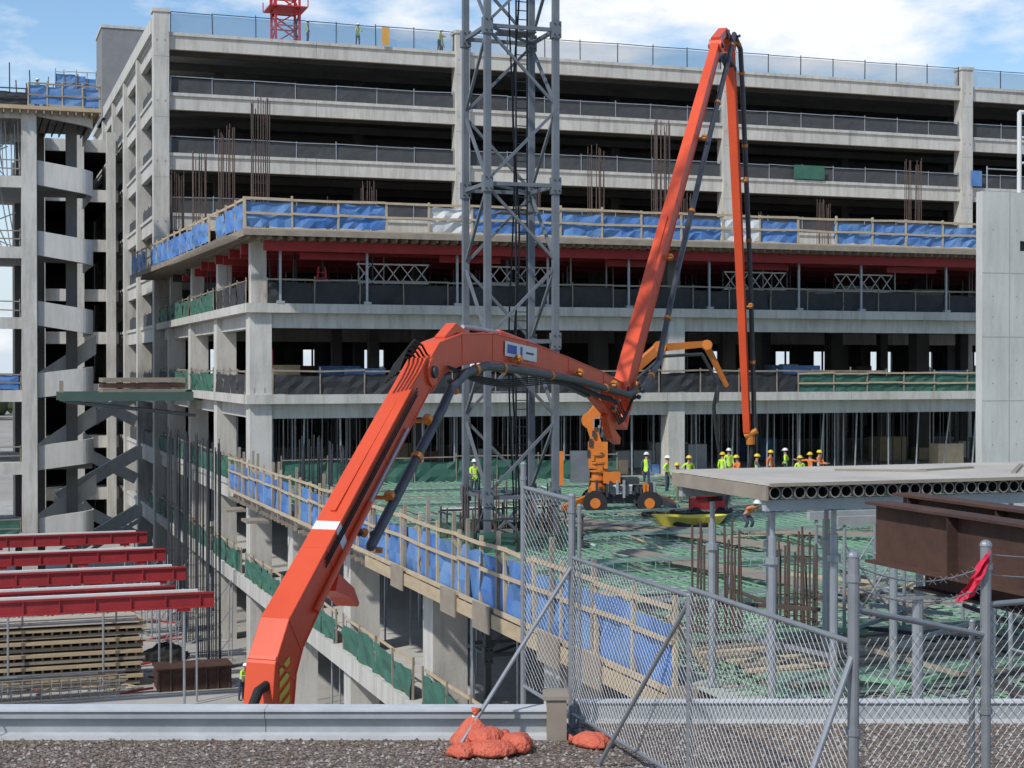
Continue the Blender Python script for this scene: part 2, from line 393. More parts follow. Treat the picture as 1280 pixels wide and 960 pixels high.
for (u,v) in ((14.4,83),(14.4,94),(14.4,105.5),(14.4,117),(38,84),(38,94),(38,106),(61.6,94),(61.6,106),(61.6,117),(26,106),(26,117),(50,106)):
    cage(r,u,v,23.1,30.2 if u<15 or v<95 else 28.7)
r.build('rebar_column_starters',bd)
# ------------------------------------------------------------------ back building / parking structure
pk=root('parking_structure')
LV=[5.05,9.8,14.55,19.3,23.2,27.75,32.3,36.85,41.4]
s=MB()
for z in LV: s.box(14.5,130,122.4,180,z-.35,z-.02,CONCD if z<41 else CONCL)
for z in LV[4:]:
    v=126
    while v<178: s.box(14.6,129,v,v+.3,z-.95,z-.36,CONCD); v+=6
s.build('floor_slabs',pk)
s=MB()
for z in LV:
    u=14.2
    while u<130:
        s.box(u,u+11.87,VB,VB+.4,z-1.25,z,CONC); s.box(u,u+11.87,VB-.12,VB,z-.22,z+.02,CONC); u+=11.9
    v=VB+.5
    while v<179: s.box(13.9,14.3,v,min(180,v+11.27),z-1.25,z,CONC); s.box(13.78,13.9,v,min(180,v+11.27),z-.22,z+.02,CONC); v+=11.3
s.build('spandrels',pk)
s=MB()
for k in range(5):
    u=13.6+23.8*k; s.box(u,u+1.15,VB-.32,VB+.9,0,42.9,CONC)
    s.box(u-.1,u+1.25,VB-.4,VB+.95,42.85,43.1,CONC)
    for z in LV[4:]:
        s.box(u-.002,u+1.152,VB-.325,VB-.3,z-1.9,z-1.86,JT)
        for a in (.2,.8): s.box(u+a,u+a+.12,VB-.33,VB-.32,z-.75,z-.6,JT)
for k in range(1,6):
    v=VB+11.3*k; s.box(13.55,14.7,v,v+1.1,0,42.6,CONC)
s.box(13.5,14.6,VB+.95,180,41.4,42.5,CONC)
for u in range(20,130,12):
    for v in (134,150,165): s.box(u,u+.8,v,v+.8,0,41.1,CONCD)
s.build('columns',pk)
s=MB()
for z in LV[4:]:
    h=1.15 if z<41 else 1.5
    for k in range(5):
        u0=14.9+23.8*k; u1=min(u0+22.4,130)
        guard(s,[(u0,VB+.12),(u1,VB+.12)],z,h+.15,STEEL if z<41 else DSTEEL,STEEL if z<41 else DSTEEL,RAILN if z<41 else ROOFN,3.0,.06,.06,0,h,.012,rails=(1,))
for z in LV[1:-1]:
    guard(s,[(14.05,VB+1.5),(14.05,179)],z,1.1,DSTEEL,DSTEEL,RAILN,3.0,.05,.06,0,1,.012,rails=(1,))
s.box(31.3,31.9,121.7,121.75,41.5,42.9,mat('orange_tarp',(.75,.4,.1),.7))
s.box(68,71,121.75,121.8,32.4,33.6,GREENN); s.box(85.9,87,121.5,121.6,32.4,33.8,BLUE)
s.build('guardrails',pk)
s=MB()
for z0,z1 in ((0,15.2),(18.1,41)):
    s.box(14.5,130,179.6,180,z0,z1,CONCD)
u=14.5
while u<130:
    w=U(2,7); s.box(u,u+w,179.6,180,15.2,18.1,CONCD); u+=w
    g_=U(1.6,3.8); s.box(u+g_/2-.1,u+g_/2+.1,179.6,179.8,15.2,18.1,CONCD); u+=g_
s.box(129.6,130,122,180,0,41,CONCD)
s.build('rear_wall',pk)
s=MB(); s.box(13.4,18.2,166,173,41.4,50.6,mat('grey_cladding',(.24,.24,.24),.8)); s.box(13.3,18.3,165.9,173.1,50.6,50.9,CONC)
s.build('roof_penthouse',pk)
# ------------------------------------------------------------------ left tower with ramps
lt=root('ramp_tower_building')
LZ=[5.05,9.8,14.55,19.3,23.9,28.5,33.0]
s=MB()
for z in LZ:
    s.box(-16,4.6,108.3,124,z-.35,z-.02,CONCL)
    s.box(-16,3.6,108,108.35,z-.75,z,CONC)
for i,z in enumerate(LZ):
    rp=[];n=8
    for a in range(n+1):
        t=a/n*math.pi/2; rp.append((4.7+2.6+.9*math.sin(t),108.2+.9-.9*math.cos(t)))
    pts=[(4.6,108.2)]+rp+[(8.2,118)]
    for a,b in zip(pts[:-1],pts[1:]):
        sl=-.16 if i>2 else .12
        za=z+1.1+sl*(a[0]-4.6); zb=z+1.1+sl*(b[0]-4.6)
        s.hexa([(a[0],a[1],za-1.6),(b[0],b[1],zb-1.6),(b[0]-.05,b[1]+.3,zb-1.6),(a[0]-.05,a[1]+.3,za-1.6),(a[0],a[1],za),(b[0],b[1],zb),(b[0]-.05,b[1]+.3,zb),(a[0]-.05,a[1]+.3,za)],CONCL)
    s.box(4.6,8.1,108.8,116,z-.5,z-.1,CONCD)
    if i<3:
        s.hexa([(4.7,111,z-.2),(8.6,112,z+2.4),(8.6,112.3,z+2.4),(4.7,111.3,z-.2),(4.7,111,z+1.1),(8.6,112,z+3.7),(8.6,112.3,z+3.7),(4.7,111.3,z+1.1)],CONCL)
s.build('slabs_and_ramps',lt)
s=MB()
for u in (-14,-6,3.6): 
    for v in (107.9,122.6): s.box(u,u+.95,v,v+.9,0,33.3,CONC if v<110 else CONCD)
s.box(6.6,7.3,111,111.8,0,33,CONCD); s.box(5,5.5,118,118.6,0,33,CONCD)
s.box(1.0,1.5,112,112.5,0,33,CONC)
for z in LZ[:-1]:
    for k in range(16): 
        if z>22: s.cyl((U(-4,3.5),U(108.6,111),z),(k*.5-4.2,109.3,z+U(1.5,4.3)),.04,STEEL,5)
s.build('columns',lt)
s=MB()
for z in LZ[:-1]:
    guard(s,[(-15,108.15),(3.5,108.15)],z,1.1,WOODG,WOODG,None,2.4,.06,.08,rails=(1,.5))
s.sheet((-4,108.1,0),(3.4,108.1,0),14.6,15.5,BLUE,.05); s.sheet((-3,108.1,0),(3.4,108.1,0),5.1,6.1,GREENN,.05)
s.box(-3,8.6,107.2,118,32.75,33.0,PLY)
for k in range(24): s.beam((-3+k*.5,107.2,32.6),(-3+k*.5,118,32.6),.08,.2,WOODG)
guard(s,[(4.0,107.3),(8.5,107.3),(8.5,117.8)],33.0,1.5,WOOD,WOODG,BLUEN,1.0,.08,.1,.1,1.4,.06,rails=(1,.5),fabs=[BLUE])
guard(s,[(5.8,109.2),(8.4,109.2)],34.3,1.4,WOODG,STEEL,BLUEN,.6,.05,.05,.1,1.2,.05,rails=(1,.5))
guard(s,[(-15,107.4),(4,107.4)],33.0,1.1,DSTEEL,DSTEEL,BLACKN,2,.06,.08,0,1,.05,rails=(1,.5))
for k in range(34): 
    u=U(-2.5,8); v=U(107.6,114); s.cyl((u,v,33),(u+U(-.15,.15),v,33+U(1.5,3.4)),.04,REB if R()<.6 else WOODG,4)
for k in range(30):
    u=-3.5+k*.26; s.cyl((u,108.6,28.5),(u+U(-.2,.2),108.6,28.5+U(2.4,4.3)),.035,STEEL,4)
s.build('guardrails',lt)
lk=root('ramp_link_building')
s=MB()
for i,z in enumerate(LV[:-1]):
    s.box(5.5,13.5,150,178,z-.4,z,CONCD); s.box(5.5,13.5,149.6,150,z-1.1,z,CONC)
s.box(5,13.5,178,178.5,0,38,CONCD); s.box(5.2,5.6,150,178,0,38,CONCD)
for u in (6.2,9.6,12.4): s.box(u,u+.8,148.8,149.55,0,37.5,CONC)
for k in range(3):
    z=1+k*4.7; s.beam((7,130,z),(13.4,130.5,z+3.6),.3,1.0,CONCL); s.beam((13.4,133,z+1.2),(7,133.5,z+4.6),.3,.9,CONCL)
for k in range(9):
    s.beam((8+k*.55,126,1.2+k*.33),(8+k*.55,127.6,1.2+k*.33),.4,.06,STEEL)
s.beam((7.7,126,1.0),(13,126,4.2),.1,.3,STEEL); s.beam((7.7,126,2.0),(13,126,5.2),.06,.06,STEEL)
s.build('ramp_frame',lk)
s=MB(); GS=mat('green_steel',(.07,.12,.10),.6)
s.box(6.0,14.5,101.5,105,14.05,14.35,GS); s.box(5.6,14.5,101.3,101.5,13.95,14.5,GS); s.box(5.6,14.5,105,105.2,13.95,14.5,GS)
s.beam((6,101.4,13.9),(13.9,101.4,13.0),.15,.2,DSTEEL); s.beam((6,105,13.9),(13.9,105,13.0),.15,.2,DSTEEL)
for k in range(6): s.beam((5.8,101.4+.7*k,14.4),(5.8,101.4+.7*k,15.2),.05,.05,WOODG)
for k in range(3): s.box(8.2,13.3,101.7,104.6,14.4+.35*k,14.68+.35*k,RUST if k%2 else WOODG)
s.build('loading_platform',rot=True)
# ------------------------------------------------------------------ right concrete core
rc=root('concrete_core_building')
s=MB()
u0,v0=37.55,52.4; zt=22.9
uw=[(39.3,39.9),(40.1,40.6),(40.8,41.3)]
zz0,zz1=20.6,21.0
s.box(u0,60,v0,v0+.4,0,zz0,CONCL); s.box(u0,60,v0,v0+.4,zz1,zt,CONCL)
prev=u0
for a,b in uw: s.box(prev,a,v0,v0+.4,zz0,zz1,CONCL); s.box(a-.02,b+.02,v0+.3,v0+.34,zz0-.02,zz1+.02,DSTEEL); prev=b
s.box(prev,60,v0,v0+.4,zz0,zz1,CONCL)
s.box(48,48.4,v0+.4,v0+9,0,zt,CONCL); s.box(48.4,60,v0+8.6,v0+9,0,zt,CONCL)
s.box(48.4,60,v0+.4,v0+8.6,zt-.6,zt-.3,CONCL)
for z in (12.2,14.7,17.2,19.7): s.box(u0-.004,60,v0-.004,v0,z,z+.03,JT)
for u in (38.8,41.6,44): s.box(u,u+.03,v0-.006,v0-.002,9,zt,JT)
for z in (13,13.9,15.4,16.3,18,18.8,21.4):
    for k in range(8): s.cyl((u0+.5+k*1.1,v0-.006,z),(u0+.5+k*1.1,v0+.01,z),.035,JT,8)
s.build('walls',rc)
s=MB()
for u in (39.4,43.2): s.cyl((u,52.6,zt),(u,52.6,26.1),.09,WHITE,8)
s.cyl((39.4,52.6,26.1),(45,52.6,26.1),.08,WHITE,8); s.cyl((39.4,52.6,25.1),(45,52.6,25.1),.05,WHITE,8); s.cyl((39.4,52.6,24.1),(45,52.6,24.1),.05,WHITE,8)
s.cyl((37.9,52.6,zt),(37.9,52.6,23.9),.03,STEEL,6); s.cyl((37.9,52.6,23.8),(39.4,52.6,23.8),.03,STEEL,6)
s.build('pipe_railing',rc)
# ------------------------------------------------------------------ rebar deck
DP=mat('deck_plywood',(.45,.46,.40),.8,(.28,.34,.29),.5,.9,bump=.2)
dk=MB(); dk.box(13.35,80,16,81.4,9.81,9.85,DP)
dk.build('deck_formwork',rot=True)
rm=MB()
v=17
while v<81:
    v+=.40
    u=13.6
    while u<64:
        l=U(6,12); 
        if R()<.9: rm.beam((u,v+U(-.05,.05),9.93+U(-.02,.05)),(min(u+l,66),v+U(-.05,.05),9.93+U(-.02,.05)),.036,.036,REBG if R()<.8 else STEEL)
        u+=l-.5
u=13.6
while u<64:
    u+=.44
    v=17
    while v<80:
        l=U(6,12)
        if R()<.9: rm.beam((u+U(-.05,.05),v,9.99+U(-.02,.05)),(u+U(-.05,.05),min(v+l,81),9.99+U(-.02,.05)),.036,.036,REBG if R()<.8 else (REB if R()<.4 else STEEL))
        v+=l-.5
for v0 in (22,25.5,30,36,43,50,58,66,74):
    for k in range(6):
        v=v0+k*.16
        for zz in (10.02,10.28): rm.beam((14,v,zz),(64,v,zz+U(-.02,.02)),.03,.03,REBG if k%2 else STEEL)
    u=14
    while u<64: rm.beam((u,v0,10.3),(u,v0+.8,10.3),.02,.02,REBG); rm.beam((u,v0,9.95),(u,v0,10.3),.02,.02,REBG); u+=.45
for i in range(170):
    u=U(15,60);v=U(20,78); a=U(-.15,.15)+random.choice([0,1.57,0]); l=U(2,7)
    rm.beam((u,v,10.1),(u+l*math.cos(a),v+l*math.sin(a),10.12),.06,.05,random.choice([REBG,REBG,WOOD,STEEL,WHITE,WOODG]))
rm.build('reinforcement_mat',rot=True)
s=MB()
for (a,b) in (((17.5,56),(31,47)),((21,60),(25,44)),((26,30),(31,29)),((19.5,46),(22,33))):
    for k in range(3): s.beam((a[0]+k*.3,a[1]+k*.28,10.2),(b[0]+k*.3,b[1]+k*.28,10.2),.26,.05,WOODG)
for k in range(9): s.beam((14.3+U(-.2,.5),26+k*.5,10.12),(20+U(0,2),26+k*.5+U(-.4,.4),10.12+.02*k),.25,.05,WOOD if k%2 else WOODG)
s.build('plank_walkway',rot=True)
s=MB()
s.box(13.15,13.3,27.5,82.0,9.35,9.84,WOODG)
v=27.6
while v<82: s.box(12.85,13.8,v,v+.1,9.28,9.4,WOODG); v+=.9
guard(s,[(12.95,82),(12.95,27.8)],9.75,1.7,WOOD,WOOD,BLUE,2.0,.09,.10,-.05,1.45,.10,kick=.14,fabs=[BLUEN,BLUEN,BLUE],rails=(1,.62))
v=28
while v<81:
    if R()<.3: s.beam((12.9,v,9.3),(12.95,v+.05,11.9+U(-.1,.2)),.1,.1,WOODG)
    if R()<.2: s.beam((12.9,v,11.2),(13.9,v,9.9),.05,.1,WOOD)
    v+=1.3
s.beam((12.78,52,9.5),(12.78,27.8,9.5),.04,.36,PLY)
for v in (41.5,38.5,47,33.5,31): s.box(12.70,12.74,v,v+1.4,9.15,9.85,WOODG)
for v in (71,77): s.box(12.0,13,v,v+1.6,9.0,9.12,WOODG)
s.beam((12.8,27.8,9.4),(15.5,27.4,9.5),.1,.9,WOODG)
s.build('deck_barricade',rot=True)
for (u,v,z1,w) in ((15.0,30.5,12.4,.8),(17.2,31.0,12.2,.7),(14.6,61,12.6,.8),(14.8,66,12.6,.7),(14.8,72,12.6,.8),(30,40,11.3,.7),(37,44,11.3,.7)):
    s=MB(); cage(s,u,v,9.85,z1,w,5,DSTEEL if v>60 else REB,.25); s.build('rebar_column_cage',rot=True)
for v in (84,88,93,97,101):
    s=MB(); cage(s,12.2,v,0,12,.6,4,DSTEEL,.7); s.build('scaffold_tower',rot=True)
# ------------------------------------------------------------------ tower crane mast
cr=root('tower_crane_mast')
s=MB(); cu,cv,w=17.55,50.9,2.4; h=w/2
cn=[(cu-h,cv-h),(cu+h,cv-h),(cu+h,cv+h),(cu-h,cv+h)]
ZT=44; 
for (x,y) in cn: s.beam((x,y,3),(x,y,ZT),.21,.21,MAST)
s.build('legs',cr)
s=MB(); z=6.5;k=0;st=2.6
while z<ZT-st:
    for i in range(4):
        a=cn[i];b=cn[(i+1)%4]
        if k%2==0: s.beam((*a,z),(*b,z),.12,.12,MAST)
        if (k+i)%2: a,b=b,a
        s.beam((*a,z+.1),(*b,z+st-.1),.09,.09,MAST)
    if k%2==0:
        for (x,y) in cn:
            s.box(x-.155,x+.155,y-.155,y+.155,z-.28,z+.28,MAST)
            for q in (-.18,.18): s.cyl((x-.08,y-.19,z+q),(x-.08,y-.15,z+q),.03,DSTEEL,6); s.cyl((x+.08,y-.19,z+q),(x+.08,y-.15,z+q),.03,DSTEEL,6)
        s.beam((*cn[0],z),(*cn[2],z),.08,.08,MAST)
    z+=st;k+=1
s.build('bracing',cr)
s=MB(); lx=cu+.35; ly=cv-.2
s.beam((lx-.2,ly,8),(lx-.2,ly,ZT),.05,.05,DSTEEL); s.beam((lx+.2,ly,8),(lx+.2,ly,ZT),.05,.05,DSTEEL)
z=8
while z<ZT: s.beam((lx-.2,ly,z),(lx+.2,ly,z),.03,.03,DSTEEL); z+=.3
for k in range(6):
    z=9+k*6.15; s.box(cu-.3,cu+1.0,cv+.1,cv+1.0,z,z+.05,MAST)
s.path([(cu+.05+.12*math.sin(q*.7),cv-.5,9+q) for q in range(0,34)],.035,RUB,6)
s.path([(cu-.15+.1*math.sin(q*.5+1),cv-.6,9+q) for q in range(0,34)],.03,RUB,6)
s.build('ladder_and_cables',cr)
s=MB()
guard(s,[(cu-1.9,cv-1.9),(cu+1.9,cv-1.9),(cu+1.9,cv+1.9),(cu-1.9,cv+1.9),(cu-1.9,cv-1.9)],9.9,1.2,REB,DSTEEL,GREENN,.7,.05,.06,0,.8,.05,rails=(1,.5))
for k in range(40):
    t=U(0,6.28); s.cyl((cu+1.6*math.cos(t),cv+1.6*math.sin(t),9.9),(cu+1.6*math.cos(t),cv+1.6*math.sin(t),11.2+U(0,1.2)),.025,REB,4)
s.box(cu-1.2,cu+1.2,cv-1.2,cv+1.2,9.86,10.4,CONCD)
s.build('base_guard',cr)
r2=root('tower_crane')
s=MB(); U0,V0=38.6,199.0
q=[(U0-1.5,V0-1.5),(U0+1.5,V0-1.5),(U0+1.5,V0+1.5),(U0-1.5,V0+1.5)]
for (x,y) in q: s.beam((x,y,0),(x,y,72),.28,.28,REDC)
U1=U0*1.0
z=40;k=0
while z<70:
    for i in range(4):
        a=q[i];b=q[(i+1)%4]
        if (k+i)%2:a,b=b,a
        s.beam((*a,z),(*b,z+1.9),.16,.16,REDC); s.beam((*a,z),(*b,z),.16,.16,REDC)
    z+=1.9;k+=1
s.box(U0-2.4,U0+2.4,V0-2.4,V0+2.4,61.2,61.35,REDC)
for (x,y) in q: s.beam((U0+(x-U0)*1.6,V0+(y-V0)*1.6,61.3),(U0+(x-U0)*1.6,V0+(y-V0)*1.6,62.5),.12,.12,REDC)
s.box(U0-2.4,U0+2.4,V0-2.4,V0-2.3,62.4,62.5,REDC)
s.build('mast',r2)
# ------------------------------------------------------------------ concrete pump truck with boom
tx,ty=.3347,.942; nx,ny=.942,-.3347; bx,by=-4.93,32.0
def bt(s_,z,o=0): return Vector((bx+tx*s_+nx*o,by+ty*s_+ny*o,z))
def sweep(mb,pts,hs,ws,m,o=0):
    n=len(pts);rings=[]
    for i,(s_,z) in enumerate(pts):
        a=pts[max(0,i-1)];b=pts[min(n-1,i+1)]; d=Vector((b[0]-a[0],b[1]-a[1])).normalized(); nn=Vector((-d.y,d.x))
        h=hs[i]/2;w=ws[i]/2; c=Vector((s_,z))
        rings.append([bt(*(c-nn*h),o-w),bt(*(c-nn*h),o+w),bt(*(c+nn*h),o+w),bt(*(c+nn*h),o-w)])
    vs=[p for r_ in rings for p in r_];fs=[(3,2,1,0),tuple(4*(n-1)+k for k in range(4))]
    for i in range(n-1):
        for k in range(4): fs.append((4*i+k,4*i+(k+1)%4,4*i+4+(k+1)%4,4*i+4+k))
    mb.add(vs,fs,m)
def flanges(mb,pts,hs,ws,m):
    for sgn in (-1,1):
        P=[];n=len(pts)
        for i,(s_,z) in enumerate(pts):
            a=pts[max(0,i-1)];b=pts[min(n-1,i+1)]; d=Vector((b[0]-a[0],b[1]-a[1])).normalized(); nn=Vector((-d.y,d.x))
            P.append((s_+nn.x*sgn*(hs[i]/2),z+nn.y*sgn*(hs[i]/2)))
        sweep(mb,P,[.04]*n,[x+.06 for x in ws],m)
tr=root('concrete_pump_truck',rot=False)
S1=[(.0,7.0),(.0,9.0),(.15,9.9),(.6,10.55),(2.3,11.85),(5.2,13.95),(8.0,15.95)]
H1=[.9,.95,.98,.92,.76,.74,.72]; W1=[.6,.6,.6,.6,.56,.52,.48]
S2=[(7.9,15.75),(8.7,16.25),(10.2,16.5),(12.5,16.58),(15.5,16.45),(19.5,16.05),(23.5,15.6),(26.0,15.25)]
H2=[.75,.82,.8,.74,.66,.56,.48,.42]; W2=[.46,.46,.46,.46,.44,.42,.4,.38]
S3=[(26.3,14.9),(27.3,15.9),(33,21.5),(39,27.3),(42.3,30.5)]; H3=[.6,.8,.68,.58,.5]; W3=[.48,.48,.42,.36,.32]
S4=[(45.2,31.3),(45.6,30.0),(47.7,21.5),(49.7,12.8)]; H4=[.4,.5,.42,.32]; W4=[.36,.36,.32,.28]
for nm,S,H,W in (('boom_section_1',S1,H1,W1),('boom_section_2',S2,H2,W2),('boom_section_3',S3,H3,W3),('boom_section_4',S4,H4,W4)):
    s=MB(); sweep(s,S,H,W,ORG); flanges(s,S,H,W,ORG)
    ob=s.build(nm,tr); bv=ob.modifiers.new('b','BEVEL'); bv.width=.02; bv.segments=2; bv.limit_method='ANGLE'
s=MB()
def pin(s_,z,r,w,m=ORG): s.cyl(bt(s_,z,-w),bt(s_,z,w),r,m,20)
pin(8.0,15.9,.34,.32); pin(8.0,15.9,.15,.40,DSTEEL); pin(26.2,15.2,.34,.32); pin(26.2,15.2,.14,.38,DSTEEL)
pin(26.6,14.8,.36,.30); pin(42.4,30.6,.32,.28); pin(45.2,31.2,.32,.28); pin(43.9,31.4,.22,.28,DSTEEL); pin(42.4,30.6,.12,.36,DSTEEL)
pin(.1,8.2,.45,.4)
sweep(s,[(42.2,30.8),(43.8,31.5),(45.4,31.3)],[.3,.38,.3],[.4,.4,.4],ORG)
sweep(s,[(42.3,29.9),(44.2,30.5),(45.8,30.1)],[.16,.2,.16],[.48,.48,.48],DSTEEL)
sweep(s,[(24.6,15.2),(25.2,14.3),(26.4,13.9),(27.0,14.9)],[.25,.25,.25,.25],[.46,.46,.46,.46],ORG)
sweep(s,[(22.0,15.3),(25.4,14.1)],[.2,.2],[.22,.22],ORG); sweep(s,[(18.5,15.7),(22.3,15.1)],[.18,.18],[.2,.2],DSTEEL)
sweep(s,[(24.3,14.4),(25.0,13.7),(25.9,13.4)],[.35,.4,.25],[.26,.26,.26],ORG)
sweep(s,[(2.6,11.35),(3.4,11.0),(3.7,10.7)],[.4,.25,.1],[.56,.56,.56],ORG)
sweep(s,[(3.0,12.82),(6.4,15.2)],[.14,.14],[.12,.12],ORG,.0)
sweep(s,[(28.2,17.1),(33,22.0)],[.18,.18],[.18,.18],ORG)
s.cyl(bt(13.5,17.0,0),bt(18.0,16.5,0),.10,ORG,10); s.cyl(bt(10.8,17.1,0),bt(13.6,17.0,0),.06,STEEL,10)
sweep(s,[(9.2,16.75),(10.0,17.05),(10.8,16.9)],[.12,.25,.12],[.28,.28,.28],ORG)
for S,H,W,n in ((S1,H1,W1,5),(S2,H2,W2,6),(S3,H3,W3,5),(S4,H4,W4,4)):
    for k in range(1,n):
        L_=len(S)-1; f=1+(k/n)*(L_-1.0); i=min(int(f),L_-1); t_=f-i
        c0=(S[i][0]*(1-t_)+S[i+1][0]*t_,S[i][1]*(1-t_)+S[i+1][1]*t_); dv=Vector((S[i+1][0]-S[i][0],S[i+1][1]-S[i][1])).normalized()*.04
        hh=H[i]*(1-t_)+H[i+1]*t_; ww=W[i]*(1-t_)+W[i+1]*t_
        sweep(s,[(c0[0]-dv.x,c0[1]-dv.y),(c0[0]+dv.x,c0[1]+dv.y)],[hh+.05]*2,[ww+.03]*2,ORG)
# hydraulic ram and lines on the side of section 1
s.cyl(bt(1.4,10.9,.36),bt(4.2,12.95,.33),.07,ORG,10); s.cyl(bt(4.2,12.95,.33),bt(6.4,14.55,.31),.04,STEEL,10)
for k in range(3): s.path([bt(2.0+1.0*q,11.75+.72*q+.08*k,.31) for q in range(6)],.018,RUB,5)
d=MB()
def plate(s0,z0,s1,z1,h,o,m):
    a=Vector((s1-s0,z1-z0)).normalized();nn=Vector((-a.y,a.x))*h/2
    d.add([bt(s0-nn.x,z0-nn.y,o),bt(s1-nn.x,z1-nn.y,o),bt(s1+nn.x,z1+nn.y,o),bt(s0+nn.x,z0+nn.y,o)],[(0,1,2,3)],m)
plate(13.4,16.56,16.2,16.38,.42,.262,WHITE); plate(13.6,16.55,14.4,16.50,.25,.268,DECALB); plate(14.7,16.46,14.9,16.45,.3,.268,DECALB); plate(15.2,16.44,15.9,16.40,.06,.268,DSTEEL)
sweep(d,[(2.75,12.17),(2.97,12.33)],[.81,.81],[.585,.585],WHITE)
for k in range(5):
    d.add([bt(-.12,8.75+.26*k,.315),bt(.32,8.95+.26*k,.315),bt(.32,9.1+.26*k,.315),bt(-.12,8.9+.26*k,.315)],[(0,1,2,3)],YEL)
d.build('markings',tr)
s.build('joints_and_linkages',tr)
s=MB()
def pp(pts,o,r=.12,m=PIPE,clamp=True):
    P=[bt(a,b,o if not isinstance(o,(list,tuple)) else o[i]) for i,(a,b) in enumerate(pts)]
    s.path(P,r,m,10)
    for p in P: s.ball(p,r,r,r,m,8,6)
    if clamp:
        for a,b in zip(P[:-1],P[1:]):
            L=(b-a).length; n=max(1,int(L/4.2)) if L>1.5 else 0
            for k in range(n):
                c=a+(b-a)*((k+.5)/n); dd=(b-a).normalized()*.07; s.cyl(c-dd,c+dd,r+.03,CLAMP,10)
pp([(-.35,7.2),(-1.0,8.2),(-1.15,9.1),(-.7,9.6),(-.1,9.7)],.15,.1,RUB,False)
pp([(3.9,12.0),(4.9,12.7),(8.2,15.0),(8.8,15.5),(9.8,15.85)],.48)
pp([(9.8,15.85),(11.5,16.05),(14,15.95),(20,15.6),(25.8,15.05),(27.2,15.2)],.42)
pp([(27.2,15.2),(29.5,16.2),(32.3,19.6),(38,25.2),(43.2,30.2),(44.9,31.6)],[.6,.6,.6,.5,.4,.3])
pp([(44.9,31.6),(46.0,31.1),(46.5,28.9),(48.6,20),(50.0,12.6)],[.3,.38,.40,.38,.32],.12)
for (a,b) in ((5,13.0),(7.3,14.7),(14,16.2),(20,15.8),(24,15.4),(32,20.3),(38,25.8),(47.0,25),(48.3,19)):
    s.cyl(bt(a,b,0),bt(a,b,.5),.05,CLAMP,8); s.cyl(bt(a,b,.42),bt(a+.12,b+.08,.42),.13,CLAMP,8)
for c0,n in (((27.0,15.1),7),((9.0,15.5),4),((45.0,31.4),5),((4.1,12.1),4),((24.5,14.6),4)):
    for k in range(n): 
        p=bt(c0[0]+U(-.5,.5),c0[1]+U(-.3,.3),U(.3,.55)); s.cyl(p,p+Vector((U(-.1,.1),U(-.1,.1),.11)),.085,CLAMP if k%2 else DSTEEL,8)
for k in range(5):
    s.path([bt(6.3+.5*q,15.55+(.5+.05*k)*math.sin(q*.75+.2)+.05*k+.12*q,-.22+.08*k) for q in range(6)],.03,RUB,6)
    s.path([bt(9+1.9*q,16.05-.18*math.sin(q)-.05*k-.11*q,.3+.05*k) for q in range(9)],.022,RUB,6)
    s.path([bt(24.5+.6*q,14.4-.4*math.sin(q*1.2)+.1*k,.3+.05*k) for q in range(5)],.03,RUB,6)
s.path([bt(49.8,12.6,.2),bt(49.9,11.9,.2),bt(49.9,10.9,.1),bt(50.2,10.2,0)],.11,RUB,10)
s.cyl(bt(49.8,12.9,.15),bt(49.85,12.2,.15),.22,CLAMP,10); s.cyl(bt(49.7,12.6,-.1),bt(49.7,12.9,.5),.15,CLAMP,8)
s.build('delivery_pipeline',tr,smooth=False)
s=MB()
s.cyl((bx,by,1.6),(bx,by,3.2),1.0,ORG,20); s.cyl((bx,by,3.2),(bx,by,7.2),.75,ORG,16,.45)
s.box(bx-6.5,bx+5.5,by-.55,by+.55,1.0,1.5,DSTEEL)
s.box(bx-1.6,bx+1.6,by-1.2,by+1.2,1.5,1.75,ORG)
s.hexa([(bx+5.2,by-1.25,1.0),(bx+7.4,by-1.25,1.0),(bx+7.4,by+1.25,1.0),(bx+5.2,by+1.25,1.0),(bx+5.2,by-1.2,3.6),(bx+7.1,by-1.2,3.6),(bx+7.1,by+1.2,3.6),(bx+5.2,by+1.2,3.6)],WHITE)
s.box(bx+5.6,bx+7.0,by-1.27,by+1.27,2.3,3.2,GLASS); s.box(bx+7.15,bx+7.33,by-1.05,by+1.05,2.2,3.3,GLASS)
s.box(bx-8,bx-6.4,by-.9,by+.9,1.0,2.2,ORG); s.box(bx-5.5,bx-1.8,by-1.2,by+1.2,1.55,2.4,STEEL)
for ox in (-5.2,-3.9,-2.6,3.2,4.4,6.3):
    for sy in (-1,1):
        s.cyl((bx+ox,by+sy*.85,.53),(bx+ox,by+sy*1.25,.53),.53,TIRE,20); s.cyl((bx+ox,by+sy*1.26,.53),(bx+ox,by+sy*1.28,.53),.28,STEEL,14)
for ox in (-1,1):
    for sy in (-1,1):
        s.beam((bx+ox*1.2,by+sy*.6,1.3),(bx+ox*4.5,by+sy*4.2,1.3),.35,.4,ORG); s.cyl((bx+ox*4.5,by+sy*4.2,.1),(bx+ox*4.5,by+sy*4.2,1.4),.12,STEEL,10); s.box(bx+ox*4.5-.4,bx+ox*4.5+.4,by+sy*4.2-.4,by+sy*4.2+.4,.01,.12,WOOD)
s.build('truck_chassis',tr)
